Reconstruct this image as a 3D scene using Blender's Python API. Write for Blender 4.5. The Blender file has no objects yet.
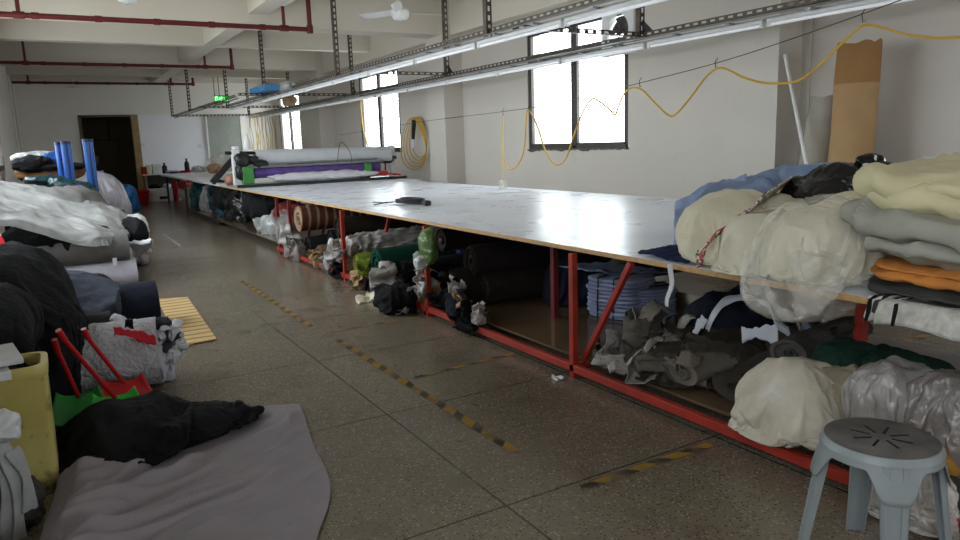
import bpy, math, random
from mathutils import Vector, Matrix, noise
R_ = math.radians
C = bpy.context.scene.collection
sc = bpy.context.scene

# ------------------------------------------------------------------ camera
H = 1.35
F = 716.8
def _n(v): return v.normalized()
_vy = Vector((50 - 480, 270 - 156, -F)); _vx = Vector((1720 - 480, 270 - 100.05, -F))
CY = _n(_vy); CX = _n(_vx); CX = _n(CX - CY * CX.dot(CY)); CZ = CX.cross(CY)
ROT = Matrix((CX, CY, CZ))            # world = ROT @ camera
cam = bpy.data.cameras.new('camera'); cam.sensor_width = 36; cam.lens = F / 960 * 36
cam.clip_start = .05
co = bpy.data.objects.new('camera', cam); C.objects.link(co)
co.matrix_world = Matrix.Translation((0, 0, H)) @ ROT.to_4x4()
sc.camera = co
def ray(px, py): return ROT @ Vector((px - 480, 270 - py, -F))
def at_x(px, py, x): d = ray(px, py); t = x / d.x; return Vector((x, d.y * t, H + d.z * t))
def at_y(px, py, y): d = ray(px, py); t = y / d.y; return Vector((d.x * t, y, H + d.z * t))
def at_z(px, py, z): d = ray(px, py); t = (z - H) / d.z; return Vector((d.x * t, d.y * t, z))

# ------------------------------------------------------------------ materials
def lin(c):
    return tuple(((v / 255) / 12.92 if v / 255 <= .04045 else ((v / 255 + .055) / 1.055) ** 2.4) for v in c)
MATS = {}
def mat(name, c, rough=.8, var=.12, scale=8, metal=0, bump=0, bscale=60, spec=.4, alpha=1, c2=None, trans=0, sheen=0, emit=0, coat=0):
    if name in MATS: return MATS[name]
    m = bpy.data.materials.new(name); m.use_nodes = True
    nt = m.node_tree; b = nt.nodes['Principled BSDF']
    col = lin(c); col2 = lin(c2) if c2 else tuple(v * (1 - var * 2) for v in col)
    tc = nt.nodes.new('ShaderNodeTexCoord')
    nz = nt.nodes.new('ShaderNodeTexNoise'); nz.inputs['Scale'].default_value = scale; nz.inputs['Detail'].default_value = 5
    nt.links.new(tc.outputs['Object'], nz.inputs['Vector'])
    rp = nt.nodes.new('ShaderNodeValToRGB')
    rp.color_ramp.elements[0].position = .35; rp.color_ramp.elements[1].position = .65
    rp.color_ramp.elements[0].color = (*col2, 1); rp.color_ramp.elements[1].color = (*col, 1)
    nt.links.new(nz.outputs['Fac'], rp.inputs['Fac']); nt.links.new(rp.outputs['Color'], b.inputs['Base Color'])
    b.inputs['Roughness'].default_value = rough; b.inputs['Metallic'].default_value = metal
    b.inputs['Specular IOR Level'].default_value = spec
    b.inputs['Alpha'].default_value = alpha
    if sheen: b.inputs['Sheen Weight'].default_value = sheen
    if coat: b.inputs['Coat Weight'].default_value = coat
    if emit:
        b.inputs['Emission Strength'].default_value = emit; b.inputs['Emission Color'].default_value = (*col, 1)
    if bump:
        n2 = nt.nodes.new('ShaderNodeTexNoise'); n2.inputs['Scale'].default_value = bscale; n2.inputs['Detail'].default_value = 6
        nt.links.new(tc.outputs['Object'], n2.inputs['Vector'])
        bp = nt.nodes.new('ShaderNodeBump'); bp.inputs['Strength'].default_value = bump; bp.inputs['Distance'].default_value = .02
        n3 = nt.nodes.new('ShaderNodeTexNoise'); n3.inputs['Scale'].default_value = bscale * .32; n3.inputs['Detail'].default_value = 3; n3.inputs['Distortion'].default_value = 1.4
        nt.links.new(tc.outputs['Object'], n3.inputs['Vector'])
        hs = math_node(nt, 'ADD', math_node(nt, 'MULTIPLY', n3.outputs['Fac'], 2.2), n2.outputs['Fac'])
        nt.links.new(hs, bp.inputs['Height']); nt.links.new(bp.outputs['Normal'], b.inputs['Normal'])
    MATS[name] = m
    return m
def cloth(name, c, var=.1, rough=.9, bump=.25, bscale=25, scale=6, sheen=.0, **k):
    return mat(name, c, rough=rough, var=var, bump=bump, bscale=bscale, scale=scale, spec=.2, sheen=sheen, **k)
def math_node(nt, op, a, b=None):
    n = nt.nodes.new('ShaderNodeMath'); n.operation = op
    for i, v in enumerate((a, b)):
        if v is None: continue
        if isinstance(v, (int, float)): n.inputs[i].default_value = v
        else: nt.links.new(v, n.inputs[i])
    return n.outputs[0]
def mixc(nt, fac, a, b):
    n = nt.nodes.new('ShaderNodeMix'); n.data_type = 'RGBA'
    for k, v in ((0, fac), (6, a), (7, b)):
        if isinstance(v, (int, float)): n.inputs[k].default_value = v
        elif isinstance(v, tuple): n.inputs[k].default_value = (*v, 1)
        else: nt.links.new(v, n.inputs[k])
    return n.outputs[2]
def base(name, rough=.8, spec=.4):
    m = bpy.data.materials.new(name); m.use_nodes = True
    nt = m.node_tree; b = nt.nodes['Principled BSDF']; b.inputs['Roughness'].default_value = rough
    b.inputs['Specular IOR Level'].default_value = spec
    tc = nt.nodes.new('ShaderNodeTexCoord'); sp = nt.nodes.new('ShaderNodeSeparateXYZ'); nt.links.new(tc.outputs['Object'], sp.inputs[0])
    MATS[name] = m
    return m, nt, b, tc, sp
def noise_n(nt, tc, scale, detail=5, out='Fac'):
    n = nt.nodes.new('ShaderNodeTexNoise'); n.inputs['Scale'].default_value = scale; n.inputs['Detail'].default_value = detail
    nt.links.new(tc.outputs['Object'], n.inputs['Vector']); return n.outputs[out]
def ramp(nt, src, p0, p1, c0=(0, 0, 0), c1=(1, 1, 1)):
    r = nt.nodes.new('ShaderNodeValToRGB'); e = r.color_ramp.elements
    e[0].position = p0; e[1].position = p1; e[0].color = (*c0, 1); e[1].color = (*c1, 1)
    nt.links.new(src, r.inputs[0]); return r.outputs[0]

def floor_material():
    m, nt, b, tc, sp = base('terrazzo', .3, .5)
    big = noise_n(nt, tc, .55, 6)
    c = ramp(nt, big, .3, .7, lin((100, 90, 77)), lin((127, 116, 100)))
    vo = nt.nodes.new('ShaderNodeTexVoronoi'); vo.inputs['Scale'].default_value = 72; nt.links.new(tc.outputs['Object'], vo.inputs['Vector'])
    spk = ramp(nt, vo.outputs['Distance'], .18, .4)
    sep = nt.nodes.new('ShaderNodeSeparateColor'); nt.links.new(vo.outputs['Color'], sep.inputs[0])
    light = ramp(nt, sep.outputs[0], .55, .7)
    chip = mixc(nt, light, lin((58, 51, 43)), lin((158, 150, 134)))
    inv = math_node(nt, 'SUBTRACT', 1, spk)
    c = mixc(nt, math_node(nt, 'MULTIPLY', inv, .95), c, chip)
    st = ramp(nt, noise_n(nt, tc, 3.2, 8), .56, .72)
    c = mixc(nt, math_node(nt, 'MULTIPLY', st, .35), c, lin((62, 54, 46)))
    sp2 = ramp(nt, noise_n(nt, tc, 14, 3), .69, .73)
    c = mixc(nt, math_node(nt, 'MULTIPLY', sp2, .6), c, lin((40, 34, 30)))
    lines = []
    for ch, o in ((0, 1.32), (1, 2.12)):
        f = math_node(nt, 'FRACT', math_node(nt, 'ADD', math_node(nt, 'DIVIDE', math_node(nt, 'SUBTRACT', sp.outputs[ch], o), 1.12), 100.5))
        d = math_node(nt, 'MULTIPLY', math_node(nt, 'ABSOLUTE', math_node(nt, 'SUBTRACT', f, .5)), 1.12)
        lines.append(math_node(nt, 'LESS_THAN', d, .005))
    c = mixc(nt, math_node(nt, 'MULTIPLY', math_node(nt, 'MAXIMUM', *lines), .8), c, lin((38, 33, 28)))
    nt.links.new(c, b.inputs['Base Color'])
    rr = ramp(nt, noise_n(nt, tc, 2.0, 3), .15, .85, (.19,) * 3, (.29,) * 3)
    nt.links.new(rr, b.inputs['Roughness'])
    return m
def wall_material(name, c, dirt=.25):
    m, nt, b, tc, sp = base(name, .85, .25)
    k = ramp(nt, noise_n(nt, tc, .8, 5), .3, .7, tuple(v * .93 for v in lin(c)), lin(c))
    d = ramp(nt, noise_n(nt, tc, 5, 8), .6, .75)
    k = mixc(nt, math_node(nt, 'MULTIPLY', d, dirt), k, tuple(v * .72 for v in lin(c)))
    nt.links.new(k, b.inputs['Base Color'])
    bp = nt.nodes.new('ShaderNodeBump'); bp.inputs['Strength'].default_value = .08; bp.inputs['Distance'].default_value = .02
    nt.links.new(noise_n(nt, tc, 30, 4), bp.inputs['Height']); nt.links.new(bp.outputs['Normal'], b.inputs['Normal'])
    return m
def hazard_material():
    m, nt, b, tc, sp = base('hazard_tape', .6)
    f = math_node(nt, 'FRACT', math_node(nt, 'ADD', math_node(nt, 'DIVIDE', math_node(nt, 'ADD', sp.outputs[0], sp.outputs[1]), .19), 50))
    s = math_node(nt, 'LESS_THAN', f, .42)
    c = mixc(nt, s, lin((146, 110, 36)), lin((38, 33, 28)))
    wear = ramp(nt, noise_n(nt, tc, 9, 7), .45, .62)
    c = mixc(nt, math_node(nt, 'MULTIPLY', wear, .85), c, lin((96, 84, 64)))
    nt.links.new(c, b.inputs['Base Color'])
    return m
def stripe_material(name, ca, cb, axis, period, duty, rough=.85, off=0.0, warp=.35):
    m, nt, b, tc, sp = base(name, rough, .2)
    w = math_node(nt, 'MULTIPLY', noise_n(nt, tc, 5, 2), period * warp)
    f = math_node(nt, 'FRACT', math_node(nt, 'ADD', math_node(nt, 'DIVIDE', math_node(nt, 'ADD', sp.outputs[axis], w), period), 50 + off))
    s = math_node(nt, 'LESS_THAN', f, duty)
    c = mixc(nt, s, lin(ca), lin(cb))
    nt.links.new(c, b.inputs['Base Color'])
    return m
def spots_material(name, c, spots, scale=22, thr=.36):
    m, nt, b, tc, sp = base(name, .9, .2)
    k = lin(c)
    for i, s in enumerate(spots):
        v = nt.nodes.new('ShaderNodeTexVoronoi'); v.inputs['Scale'].default_value = scale * (1 + .23 * i)
        nt.links.new(tc.outputs['Object'], v.inputs['Vector'])
        a = nt.nodes.new('ShaderNodeSeparateColor'); nt.links.new(v.outputs['Color'], a.inputs[0])
        on = math_node(nt, 'MULTIPLY', math_node(nt, 'LESS_THAN', v.outputs['Distance'], thr), math_node(nt, 'GREATER_THAN', a.outputs[i % 3], .5))
        k = mixc(nt, on, k, lin(s))
    nt.links.new(k, b.inputs['Base Color'])
    return m
def glass_material():
    m = bpy.data.materials.new('window_glass'); m.use_nodes = True; nt = m.node_tree
    nt.nodes.clear(); o = nt.nodes.new('ShaderNodeOutputMaterial'); mx = nt.nodes.new('ShaderNodeMixShader')
    t = nt.nodes.new('ShaderNodeBsdfTransparent'); g = nt.nodes.new('ShaderNodeBsdfGlossy'); g.inputs['Roughness'].default_value = .02
    t.inputs[0].default_value = (.95, .97, .97, 1); mx.inputs[0].default_value = .06
    nt.links.new(t.outputs[0], mx.inputs[1]); nt.links.new(g.outputs[0], mx.inputs[2]); nt.links.new(mx.outputs[0], o.inputs[0])
    return m
def film_material(name, c, alpha, rough=.22, bscale=18, bump=.5):
    """thin clear plastic film: part see-through, part milky, shiny"""
    m = bpy.data.materials.new(name); m.use_nodes = True; nt = m.node_tree; b = nt.nodes['Principled BSDF']
    b.inputs['Base Color'].default_value = (*lin(c), 1); b.inputs['Roughness'].default_value = rough
    b.inputs['Specular IOR Level'].default_value = .9
    tc = nt.nodes.new('ShaderNodeTexCoord')
    n = noise_n(nt, tc, bscale, 7)
    a = ramp(nt, noise_n(nt, tc, bscale * .5, 6), .3, .7, (alpha * .65,) * 3, (min(1, alpha * 1.3),) * 3)
    nt.links.new(a, b.inputs['Alpha'])
    bp = nt.nodes.new('ShaderNodeBump'); bp.inputs['Strength'].default_value = bump; bp.inputs['Distance'].default_value = .03
    nt.links.new(n, bp.inputs['Height']); nt.links.new(bp.outputs['Normal'], b.inputs['Normal'])
    return m

M_floor = floor_material()
M_wall = wall_material('wall_paint', (206, 200, 191))
M_wallend = wall_material('end_wall_paint', (238, 235, 229))
M_panelw = wall_material('white_wall_paint', (243, 243, 248), .1)
M_ceil = wall_material('ceiling_paint', (212, 205, 193), .1)
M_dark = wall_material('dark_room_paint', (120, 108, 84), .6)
M_glass = glass_material()
M_alu = mat('dark_aluminium', (78, 74, 70), .5, .1, metal=.4)
M_steel = mat('slotted_steel', (96, 88, 80), .5, .15, metal=.5)
M_white = mat('white_enamel', (226, 226, 226), .4, .04)
M_tube = mat('lamp_tube', (235, 237, 242), .3, .0, emit=0.12)
M_redpipe = mat('red_pipe_paint', (96, 24, 22), .5, .15)
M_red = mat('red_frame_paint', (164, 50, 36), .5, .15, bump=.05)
M_redshaded = mat('shaded_red_frame_paint', (110, 34, 30), .55, .15)  # same frame red with shade put into the colour, for back and far members
def laminate():
    m, nt, b, tc, sp = base('table_laminate', .3, .22)
    c = ramp(nt, noise_n(nt, tc, 1.4, 6), .3, .7, lin((214, 219, 228)), lin((232, 236, 244)))
    s = ramp(nt, noise_n(nt, tc, 18, 6), .62, .72)
    c = mixc(nt, math_node(nt, 'MULTIPLY', s, .05), c, lin((120, 118, 120)))
    nt.links.new(c, b.inputs['Base Color'])
    r = ramp(nt, noise_n(nt, tc, 2.5, 5), .3, .7, (.24,) * 3, (.36,) * 3); nt.links.new(r, b.inputs['Roughness'])
    return m
M_lam = laminate()
M_ply = mat('plywood_edge', (196, 156, 104), .6, .12, 30)
M_board = mat('shelf_board', (106, 86, 64), .16, .15, 3, spec=.7)
M_tape = hazard_material()
M_blackc = cloth('black_cloth', (24, 24, 26), .2)
M_black2 = cloth('black_fleece', (30, 30, 33), .2, bump=.4, bscale=60)
M_navy = cloth('navy_cloth', (30, 33, 46), .15)
M_navyb = cloth('deep_blue_cloth', (26, 36, 70), .15)
M_slate = cloth('slate_cloth', (62, 65, 76), .15)
M_greyroll = cloth('grey_roll_cloth', (110, 108, 106), .1, bscale=50)
M_lav = cloth('lavender_white_cloth', (196, 192, 204), .07)
M_sheet = cloth('grey_lavender_sheet', (150, 143, 149), .05, bump=.05)
M_whitec = cloth('white_cloth', (214, 214, 218), .08)
M_knit = mat('white_knit_cloth', (196, 198, 204), .9, .1, bump=.8, bscale=45, spec=.2)
M_cream = cloth('cream_cloth', (216, 208, 184), .06, bump=.1)
M_creamb = cloth('cream_blanket_cloth', (206, 196, 160), .06, bump=.12)
M_greyb = cloth('sage_grey_blanket_cloth', (158, 156, 144), .08, bump=.15)
M_orange = cloth('orange_cloth', (196, 126, 62), .1)
M_char = cloth('charcoal_cloth', (70, 68, 66), .12)
M_blue = cloth('light_blue_cloth', (128, 146, 176), .1, bump=.1)
M_blue2 = cloth('pale_blue_cloth', (150, 166, 198), .08, bump=.1)
M_stack = cloth('pale_blue_garment_cloth', (164, 174, 206), .1)
M_blackbag = mat('black_plastic', (16, 16, 18), .22, .1, bump=.5, bscale=14, spec=.6)
M_film = film_material('clear_plastic_film', (236, 232, 222), .27, .08, 11, .9)
M_filmg = film_material('grey_plastic_film', (176, 170, 166), .72)
M_filmw = film_material('milky_plastic_film', (178, 179, 178), .78, .2, 9, .35)
M_filml = film_material('lavender_plastic_film', (190, 186, 196), .9, .3, 9, .35)
M_brownroll = cloth('dark_brown_cloth', (44, 36, 31), .15)
M_brown = cloth('brown_cloth', (128, 90, 56), .12)
M_tan = cloth('tan_cloth', (168, 140, 106), .12)
M_green = cloth('bottle_green_cloth', (10, 62, 48), .12)
M_lime = cloth('lime_cloth', (116, 132, 42), .12)
M_teal = mat('teal_plastic', (14, 64, 70), .3, .2, bump=.4, bscale=14)
M_olive = cloth('grey_brown_scrap_cloth', (116, 108, 98), .15)
M_darkol = cloth('dark_olive_cloth', (62, 56, 48), .15, rough=.6)
M_dgreen = cloth('dark_green_cloth', (22, 52, 40), .2)
M_card = mat('cardboard', (172, 134, 86), .85, .08, bump=.05)
M_tubecore = mat('cardboard_core', (150, 118, 84), .85, .1)
M_purple = cloth('purple_cloth', (96, 74, 136), .12)
M_blueplastic = mat('blue_plastic', (30, 84, 160), .3, .08)
M_ylw = mat('yellow_hose_rubber', (206, 164, 62), .45, .05)
M_string = mat('yellow_string', (208, 182, 110), .7, .05)
M_redp = mat('red_plastic', (196, 30, 36), .35, .08)
M_greenp = mat('green_plastic', (50, 190, 60), .35, .06)
M_blackm = mat('black_metal', (28, 28, 30), .45, .1)
M_greym = mat('grey_metal', (150, 152, 154), .4, .08, metal=.5)
M_stool = mat('grey_plastic', (136, 142, 144), .42, .05, bump=.04)
M_stooltop = mat('worn_grey_plastic', (104, 101, 99), .5, .2, 14, bump=.1)
def bin_mat():
    m, nt, b, tc, sp = base('yellow_plastic', .45)
    c = ramp(nt, noise_n(nt, tc, 4, 6), .3, .7, lin((184, 170, 92)), lin((212, 200, 128)))
    st = ramp(nt, noise_n(nt, tc, 11, 8), .55, .7)
    c = mixc(nt, math_node(nt, 'MULTIPLY', st, .8), c, lin((74, 62, 38)))
    nt.links.new(c, b.inputs['Base Color']); return m
M_bin = bin_mat()
M_striproll = stripe_material('striped_brown_cloth', (86, 48, 36), (142, 116, 96), 0, .105, .3)
M_bwstripe = stripe_material('black_white_striped_cloth', (206, 204, 198), (26, 26, 28), 1, .034, .5, warp=.1)
M_floral = spots_material('floral_cloth', (214, 208, 190), [(176, 60, 50), (70, 104, 62), (88, 62, 124)], 60, .5)
M_slat = stripe_material('slatted_card', (198, 170, 122), (150, 116, 74), 1, .13, .3)

# ------------------------------------------------------------------ mesh helpers
class MB:
    def __init__(s): s.v = []; s.f = []; s.mi = []
    def add(s, v, f, mi=0):
        o = len(s.v); s.v += [Vector(p) for p in v]; s.f += [tuple(i + o for i in q) for q in f]; s.mi += [mi] * len(f)
        return s
    def box(s, lo, hi, rz=0, piv=None, mi=0):
        x0, y0, z0 = lo; x1, y1, z1 = hi
        v = [Vector(p) for p in ((x0, y0, z0), (x1, y0, z0), (x1, y1, z0), (x0, y1, z0), (x0, y0, z1), (x1, y0, z1), (x1, y1, z1), (x0, y1, z1))]
        if rz:
            c = Vector(piv) if piv else (Vector(lo) + Vector(hi)) / 2; m = Matrix.Rotation(rz, 3, 'Z'); v = [m @ (p - c) + c for p in v]
        return s.add(v, [(0, 3, 2, 1), (4, 5, 6, 7), (0, 1, 5, 4), (1, 2, 6, 5), (2, 3, 7, 6), (3, 0, 4, 7)], mi)
    def bar(s, a, b, w, h=None, up=(0, 0, 1), mi=0):
        a = Vector(a); b = Vector(b); h = h or w; d = (b - a).normalized(); up = Vector(up)
        if abs(d.dot(up)) > .98: up = Vector((1, 0, 0))
        x = d.cross(up).normalized() * w / 2; y = x.cross(d).normalized() * h / 2
        v = [p + q for p in (a, b) for q in (-x - y, x - y, x + y, -x + y)]
        return s.add(v, [(3, 2, 1, 0), (4, 5, 6, 7), (0, 1, 5, 4), (1, 2, 6, 5), (2, 3, 7, 6), (3, 0, 4, 7)], mi)
    def tube(s, pts, r, n=8, cap=True, mi=0):
        pts = [Vector(p) for p in pts]; rs = r if isinstance(r, (list, tuple)) else [r] * len(pts)
        up = Vector((0, 0, 1)); vs = []; px = None
        for i, p in enumerate(pts):
            d = (pts[min(i + 1, len(pts) - 1)] - pts[max(i - 1, 0)]).normalized()
            if px is None:
                u = up if abs(d.dot(up)) < .9 else Vector((1, 0, 0)); x = d.cross(u).normalized()
            else: x = (px - d * px.dot(d)).normalized()
            px = x; y = d.cross(x)
            vs += [p + (x * math.cos(2 * math.pi * k / n) + y * math.sin(2 * math.pi * k / n)) * rs[i] for k in range(n)]
        fs = [(i * n + k, i * n + (k + 1) % n, (i + 1) * n + (k + 1) % n, (i + 1) * n + k) for i in range(len(pts) - 1) for k in range(n)]
        if cap: fs += [tuple(range(n))[::-1], tuple((len(pts) - 1) * n + k for k in range(n))]
        return s.add(vs, fs, mi)
    def lathe(s, prof, c=(0, 0, 0), n=24, axis='Z', mi=0):
        c = Vector(c); vs = []
        for r, h in prof:
            for k in range(n):
                a = 2 * math.pi * k / n; p = Vector((r * math.cos(a), r * math.sin(a), h))
                if axis == 'X': p = Vector((p.z, p.x, p.y))
                if axis == 'Y': p = Vector((p.y, p.z, p.x))
                vs.append(c + p)
        L = len(prof)
        fs = [(i * n + k, i * n + (k + 1) % n, (i + 1) * n + (k + 1) % n, (i + 1) * n + k) for i in range(L - 1) for k in range(n)]
        fs += [tuple(range(n))[::-1], tuple((L - 1) * n + k for k in range(n))]
        return s.add(vs, fs, mi)
WL = {}
def _fin(o, label, cat, group, kind):
    if label: o['label'] = label
    if cat: o['category'] = cat
    if group: o['group'] = group
    if kind: o['kind'] = kind
    return o
def obj(name, mb, m, parent=None, label=None, cat=None, group=None, kind=None, smooth=40, bevel=0, solid=0, sub=0):
    me = bpy.data.meshes.new(name)
    v = mb.v
    if parent is not None: o0 = WL[parent.name]
    elif kind == 'structure': o0 = Vector((0, 0, 0))
    else:
        xs = [p.x for p in v]; ys = [p.y for p in v]; o0 = Vector(((min(xs) + max(xs)) / 2, (min(ys) + max(ys)) / 2, min(p.z for p in v)))
    me.from_pydata([tuple(p - o0) for p in v], [], mb.f)
    ms = m if isinstance(m, (list, tuple)) else [m]
    for q in ms: me.materials.append(q)
    if len(ms) > 1: me.polygons.foreach_set('material_index', mb.mi)
    if smooth:
        me.polygons.foreach_set('use_smooth', [True] * len(me.polygons)); me.set_sharp_from_angle(angle=R_(smooth))
    me.update()
    o = bpy.data.objects.new(name, me); C.objects.link(o)
    if parent is not None: o.parent = parent; WL[o.name] = o0.copy()
    else: o.location = o0; WL[o.name] = o0.copy()
    if solid:
        s = o.modifiers.new('thickness', 'SOLIDIFY'); s.thickness = solid; s.offset = 0
    if bevel:
        b = o.modifiers.new('bevel', 'BEVEL'); b.width = bevel; b.segments = 2; b.limit_method = 'ANGLE'
    if sub:
        b = o.modifiers.new('sub', 'SUBSURF'); b.levels = sub; b.render_levels = sub
    return _fin(o, label, cat, group, kind)
def thing(name, loc, label, cat, group=None):
    o = bpy.data.objects.new(name, None); C.objects.link(o); o.location = loc; o.empty_display_size = .1
    WL[o.name] = Vector(loc); return _fin(o, label, cat, group, None)

def nvec(p):
    return Vector((noise.noise(p + Vector((9.3, 1.5, -7.9))), noise.noise(p), noise.noise(p + Vector((-6.3, -0.4, 12.7)))))
# cloth shapes ------------------------------------------------------
def ridge(p):
    w = nvec(p * .6) * .8
    n = noise.noise(p + w)
    return 1.15 / (1 + 26 * n * n)
def wrinkle(p, f, seed, st=(1, 1, 1)):
    q = Vector((p[0] * st[0], p[1] * st[1], p[2] * st[2])) * f + Vector((seed * 7.31, seed * 3.17, seed * 5.77))
    a = seed * 2.4; b = math.sin(seed * 1.3) * .9
    d = Vector((math.cos(a) * math.cos(b), math.sin(a) * math.cos(b), math.sin(b)))
    wv = noise.noise(q * .55 + Vector((9, 3, seed))) * 5 + noise.noise(q * 1.3) * 1.6
    fold = math.sin(q.dot(d) * 4.2 + wv); fold = .5 * fold + .25 * math.sin(2 * (q.dot(d) * 4.2 + wv) + .8)
    mask = .5 + .9 * noise.noise(q * .45 + Vector((seed, 5, 1)))
    return .6 * fold * max(.1, mask) + .55 * (ridge(q) - .45) + .28 * (ridge(q * 2.2) - .45)
_ico = {}
def ico(n):
    if n not in _ico:
        import bmesh
        b = bmesh.new(); bmesh.ops.create_icosphere(b, subdivisions=n, radius=1)
        b.verts.ensure_lookup_table()
        _ico[n] = ([v.co.normalized() for v in b.verts], [tuple(v.index for v in f.verts) for f in b.faces]); b.free()
    return _ico[n]
def blob(mb, c, d, seed, amp=.05, f=4, low=.12, p=2.6, rz=0, floor=None, st=(1, 1, 1), n=5, tilt=0, mi=0):
    amp = min(amp, .38 * min(d)); f = min(f, 1.4 / min(d))
    vs, fs = ico(n); c = Vector(c); m = Matrix.Rotation(rz, 3, 'Z') @ Matrix.Rotation(tilt, 3, 'Y'); out = []
    for u in vs:
        r = (abs(u.x) ** p + abs(u.y) ** p + abs(u.z) ** p) ** (-1 / p)
        q = Vector((u.x * d[0], u.y * d[1], u.z * d[2])) * r
        l = noise.noise(u * 1.3 + Vector((seed * 9.1, seed * 1.7, 0)))
        q = q * (1 + low * l)
        nrm = Vector((u.x / d[0], u.y / d[1], u.z / d[2])).normalized()
        q = q + nrm * (amp * wrinkle(q, f, seed, st))
        q = m @ q + c
        if floor is not None and q.z < floor: q.z = floor + .002 * (1 + u.x)
        out.append(q)
    return mb.add(out, fs, mi)
def sheet(mb, fn, nu, nv, mi=0):
    """fn(u, v) -> point"""
    vs = [Vector(fn(i / nu, j / nv)) for j in range(nv + 1) for i in range(nu + 1)]
    fs = [(j * (nu + 1) + i, j * (nu + 1) + i + 1, (j + 1) * (nu + 1) + i + 1, (j + 1) * (nu + 1) + i) for j in range(nv) for i in range(nu)]
    return mb.add(vs, fs, mi)
def poly(pts, t):
    k = t * (len(pts) - 1); i = min(int(k), len(pts) - 2); a = k - i
    return Vector(pts[i]) * (1 - a) + Vector(pts[i + 1]) * a
def smooth_path(pts, n=6):
    pts = [Vector(p) for p in pts]; out = []
    for i in range(len(pts) - 1):
        p0 = pts[max(i - 1, 0)]; p1 = pts[i]; p2 = pts[i + 1]; p3 = pts[min(i + 2, len(pts) - 1)]
        for k in range(n):
            t = k / n
            out.append(.5 * ((2 * p1) + (p2 - p0) * t + (2 * p0 - 5 * p1 + 4 * p2 - p3) * t * t + (3 * p1 - p0 - 3 * p2 + p3) * t ** 3))
    return out + [pts[-1]]
def roll_mb(a, b, r, seed=0, amp=.012, flat=1.0, n=28, L=26, coils=7, hole=.18, low=.03):
    """a wound roll of cloth from a to b: wrinkled side, wound ends"""
    mb = MB(); a = Vector(a); b = Vector(b); d = (b - a); ln = d.length; d.normalize()
    x = d.cross(Vector((0, 0, 1))).normalized(); y = x.cross(d).normalized()
    vs = []
    def ring(pos, rad, tw=0, am=1):
        o = []
        for k in range(n):
            t = 2 * math.pi * k / n
            q = pos + x * math.cos(t) * rad + y * math.sin(t) * rad * flat
            w = amp * am * wrinkle(q, 5, seed, (.5, 1, 1)) + low * rad * noise.noise(q * 2 + Vector((seed, 0, 0)))
            q = q + (x * math.cos(t) + y * math.sin(t)) * w
            o.append(q)
        return o
    rings = []
    def end(pos, sgn):
        o = []
        for c in range(coils):
            rad = r * (hole + (1 - hole) * c / coils)
            for dd, dr in ((0.012 if c % 2 else .0, 0), (.012 if c % 2 else .0, (1 - hole) / coils * .55)):
                jitter = .008 * math.sin(seed * 3 + c * 2.1)
                o.append(ring(pos + d * sgn * (-.014 + dd + jitter), rad + r * dr, 0, .3))
        return o
    e0 = end(a, -1); e1 = end(b, 1)
    hole0 = [ring(a + d * .08, r * hole, 0, 0)]; hole1 = [ring(b - d * .08, r * hole, 0, 0)]
    side = [ring(a + d * (ln * i / L), r) for i in range(L + 1)]
    rings = hole0 + e0 + side + e1[::-1] + hole1
    for q in rings: vs += q
    m = len(rings)
    fs = [(i * n + k, (i + 1) * n + k, (i + 1) * n + (k + 1) % n, i * n + (k + 1) % n) for i in range(m - 1) for k in range(n)]
    fs += [tuple(range(n)), tuple((m - 1) * n + k for k in range(n))[::-1]]
    return mb.add(vs, fs)
def tube_ring(a, b, r, wall=.006, n=18):
    """open cardboard core"""
    mb = MB(); a = Vector(a); b = Vector(b); d = (b - a).normalized()
    x = d.cross(Vector((0, 0, 1)) if abs(d.z) < .9 else Vector((1, 0, 0))).normalized(); y = x.cross(d).normalized(); vs = []
    for pos, rad in ((a, r), (b, r), (b, r - wall), (a, r - wall)):
        vs += [pos + (x * math.cos(2 * math.pi * k / n) + y * math.sin(2 * math.pi * k / n)) * rad for k in range(n)]
    fs = [(i * n + k, i * n + (k + 1) % n, ((i + 1) % 4) * n + (k + 1) % n, ((i + 1) % 4) * n + k) for i in range(4) for k in range(n)]
    return mb.add(vs, fs)
def roll(a, b, r, m, label, seed, name='fabric_roll', group=None, core=True, **k):
    a = Vector(a); b = Vector(b)
    t = thing(name, (a.x, a.y, a.z - r * k.get('flat', 1)), label, 'fabric roll', group)
    obj('wound_cloth', roll_mb(a, b, r, seed, **k), m, t, smooth=50)
    if core:
        d = (b - a).normalized(); obj('core_tube', tube_ring(a - d * .012, a + d * .3, r * .17), M_tubecore, t)
    return t
def pile(name, label, cat, m, blobs, group=None, **k):
    mb = MB()
    for q in blobs: blob(mb, **q)
    return obj(name, mb, m, None, label, cat, group, smooth=70, **k)
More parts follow.
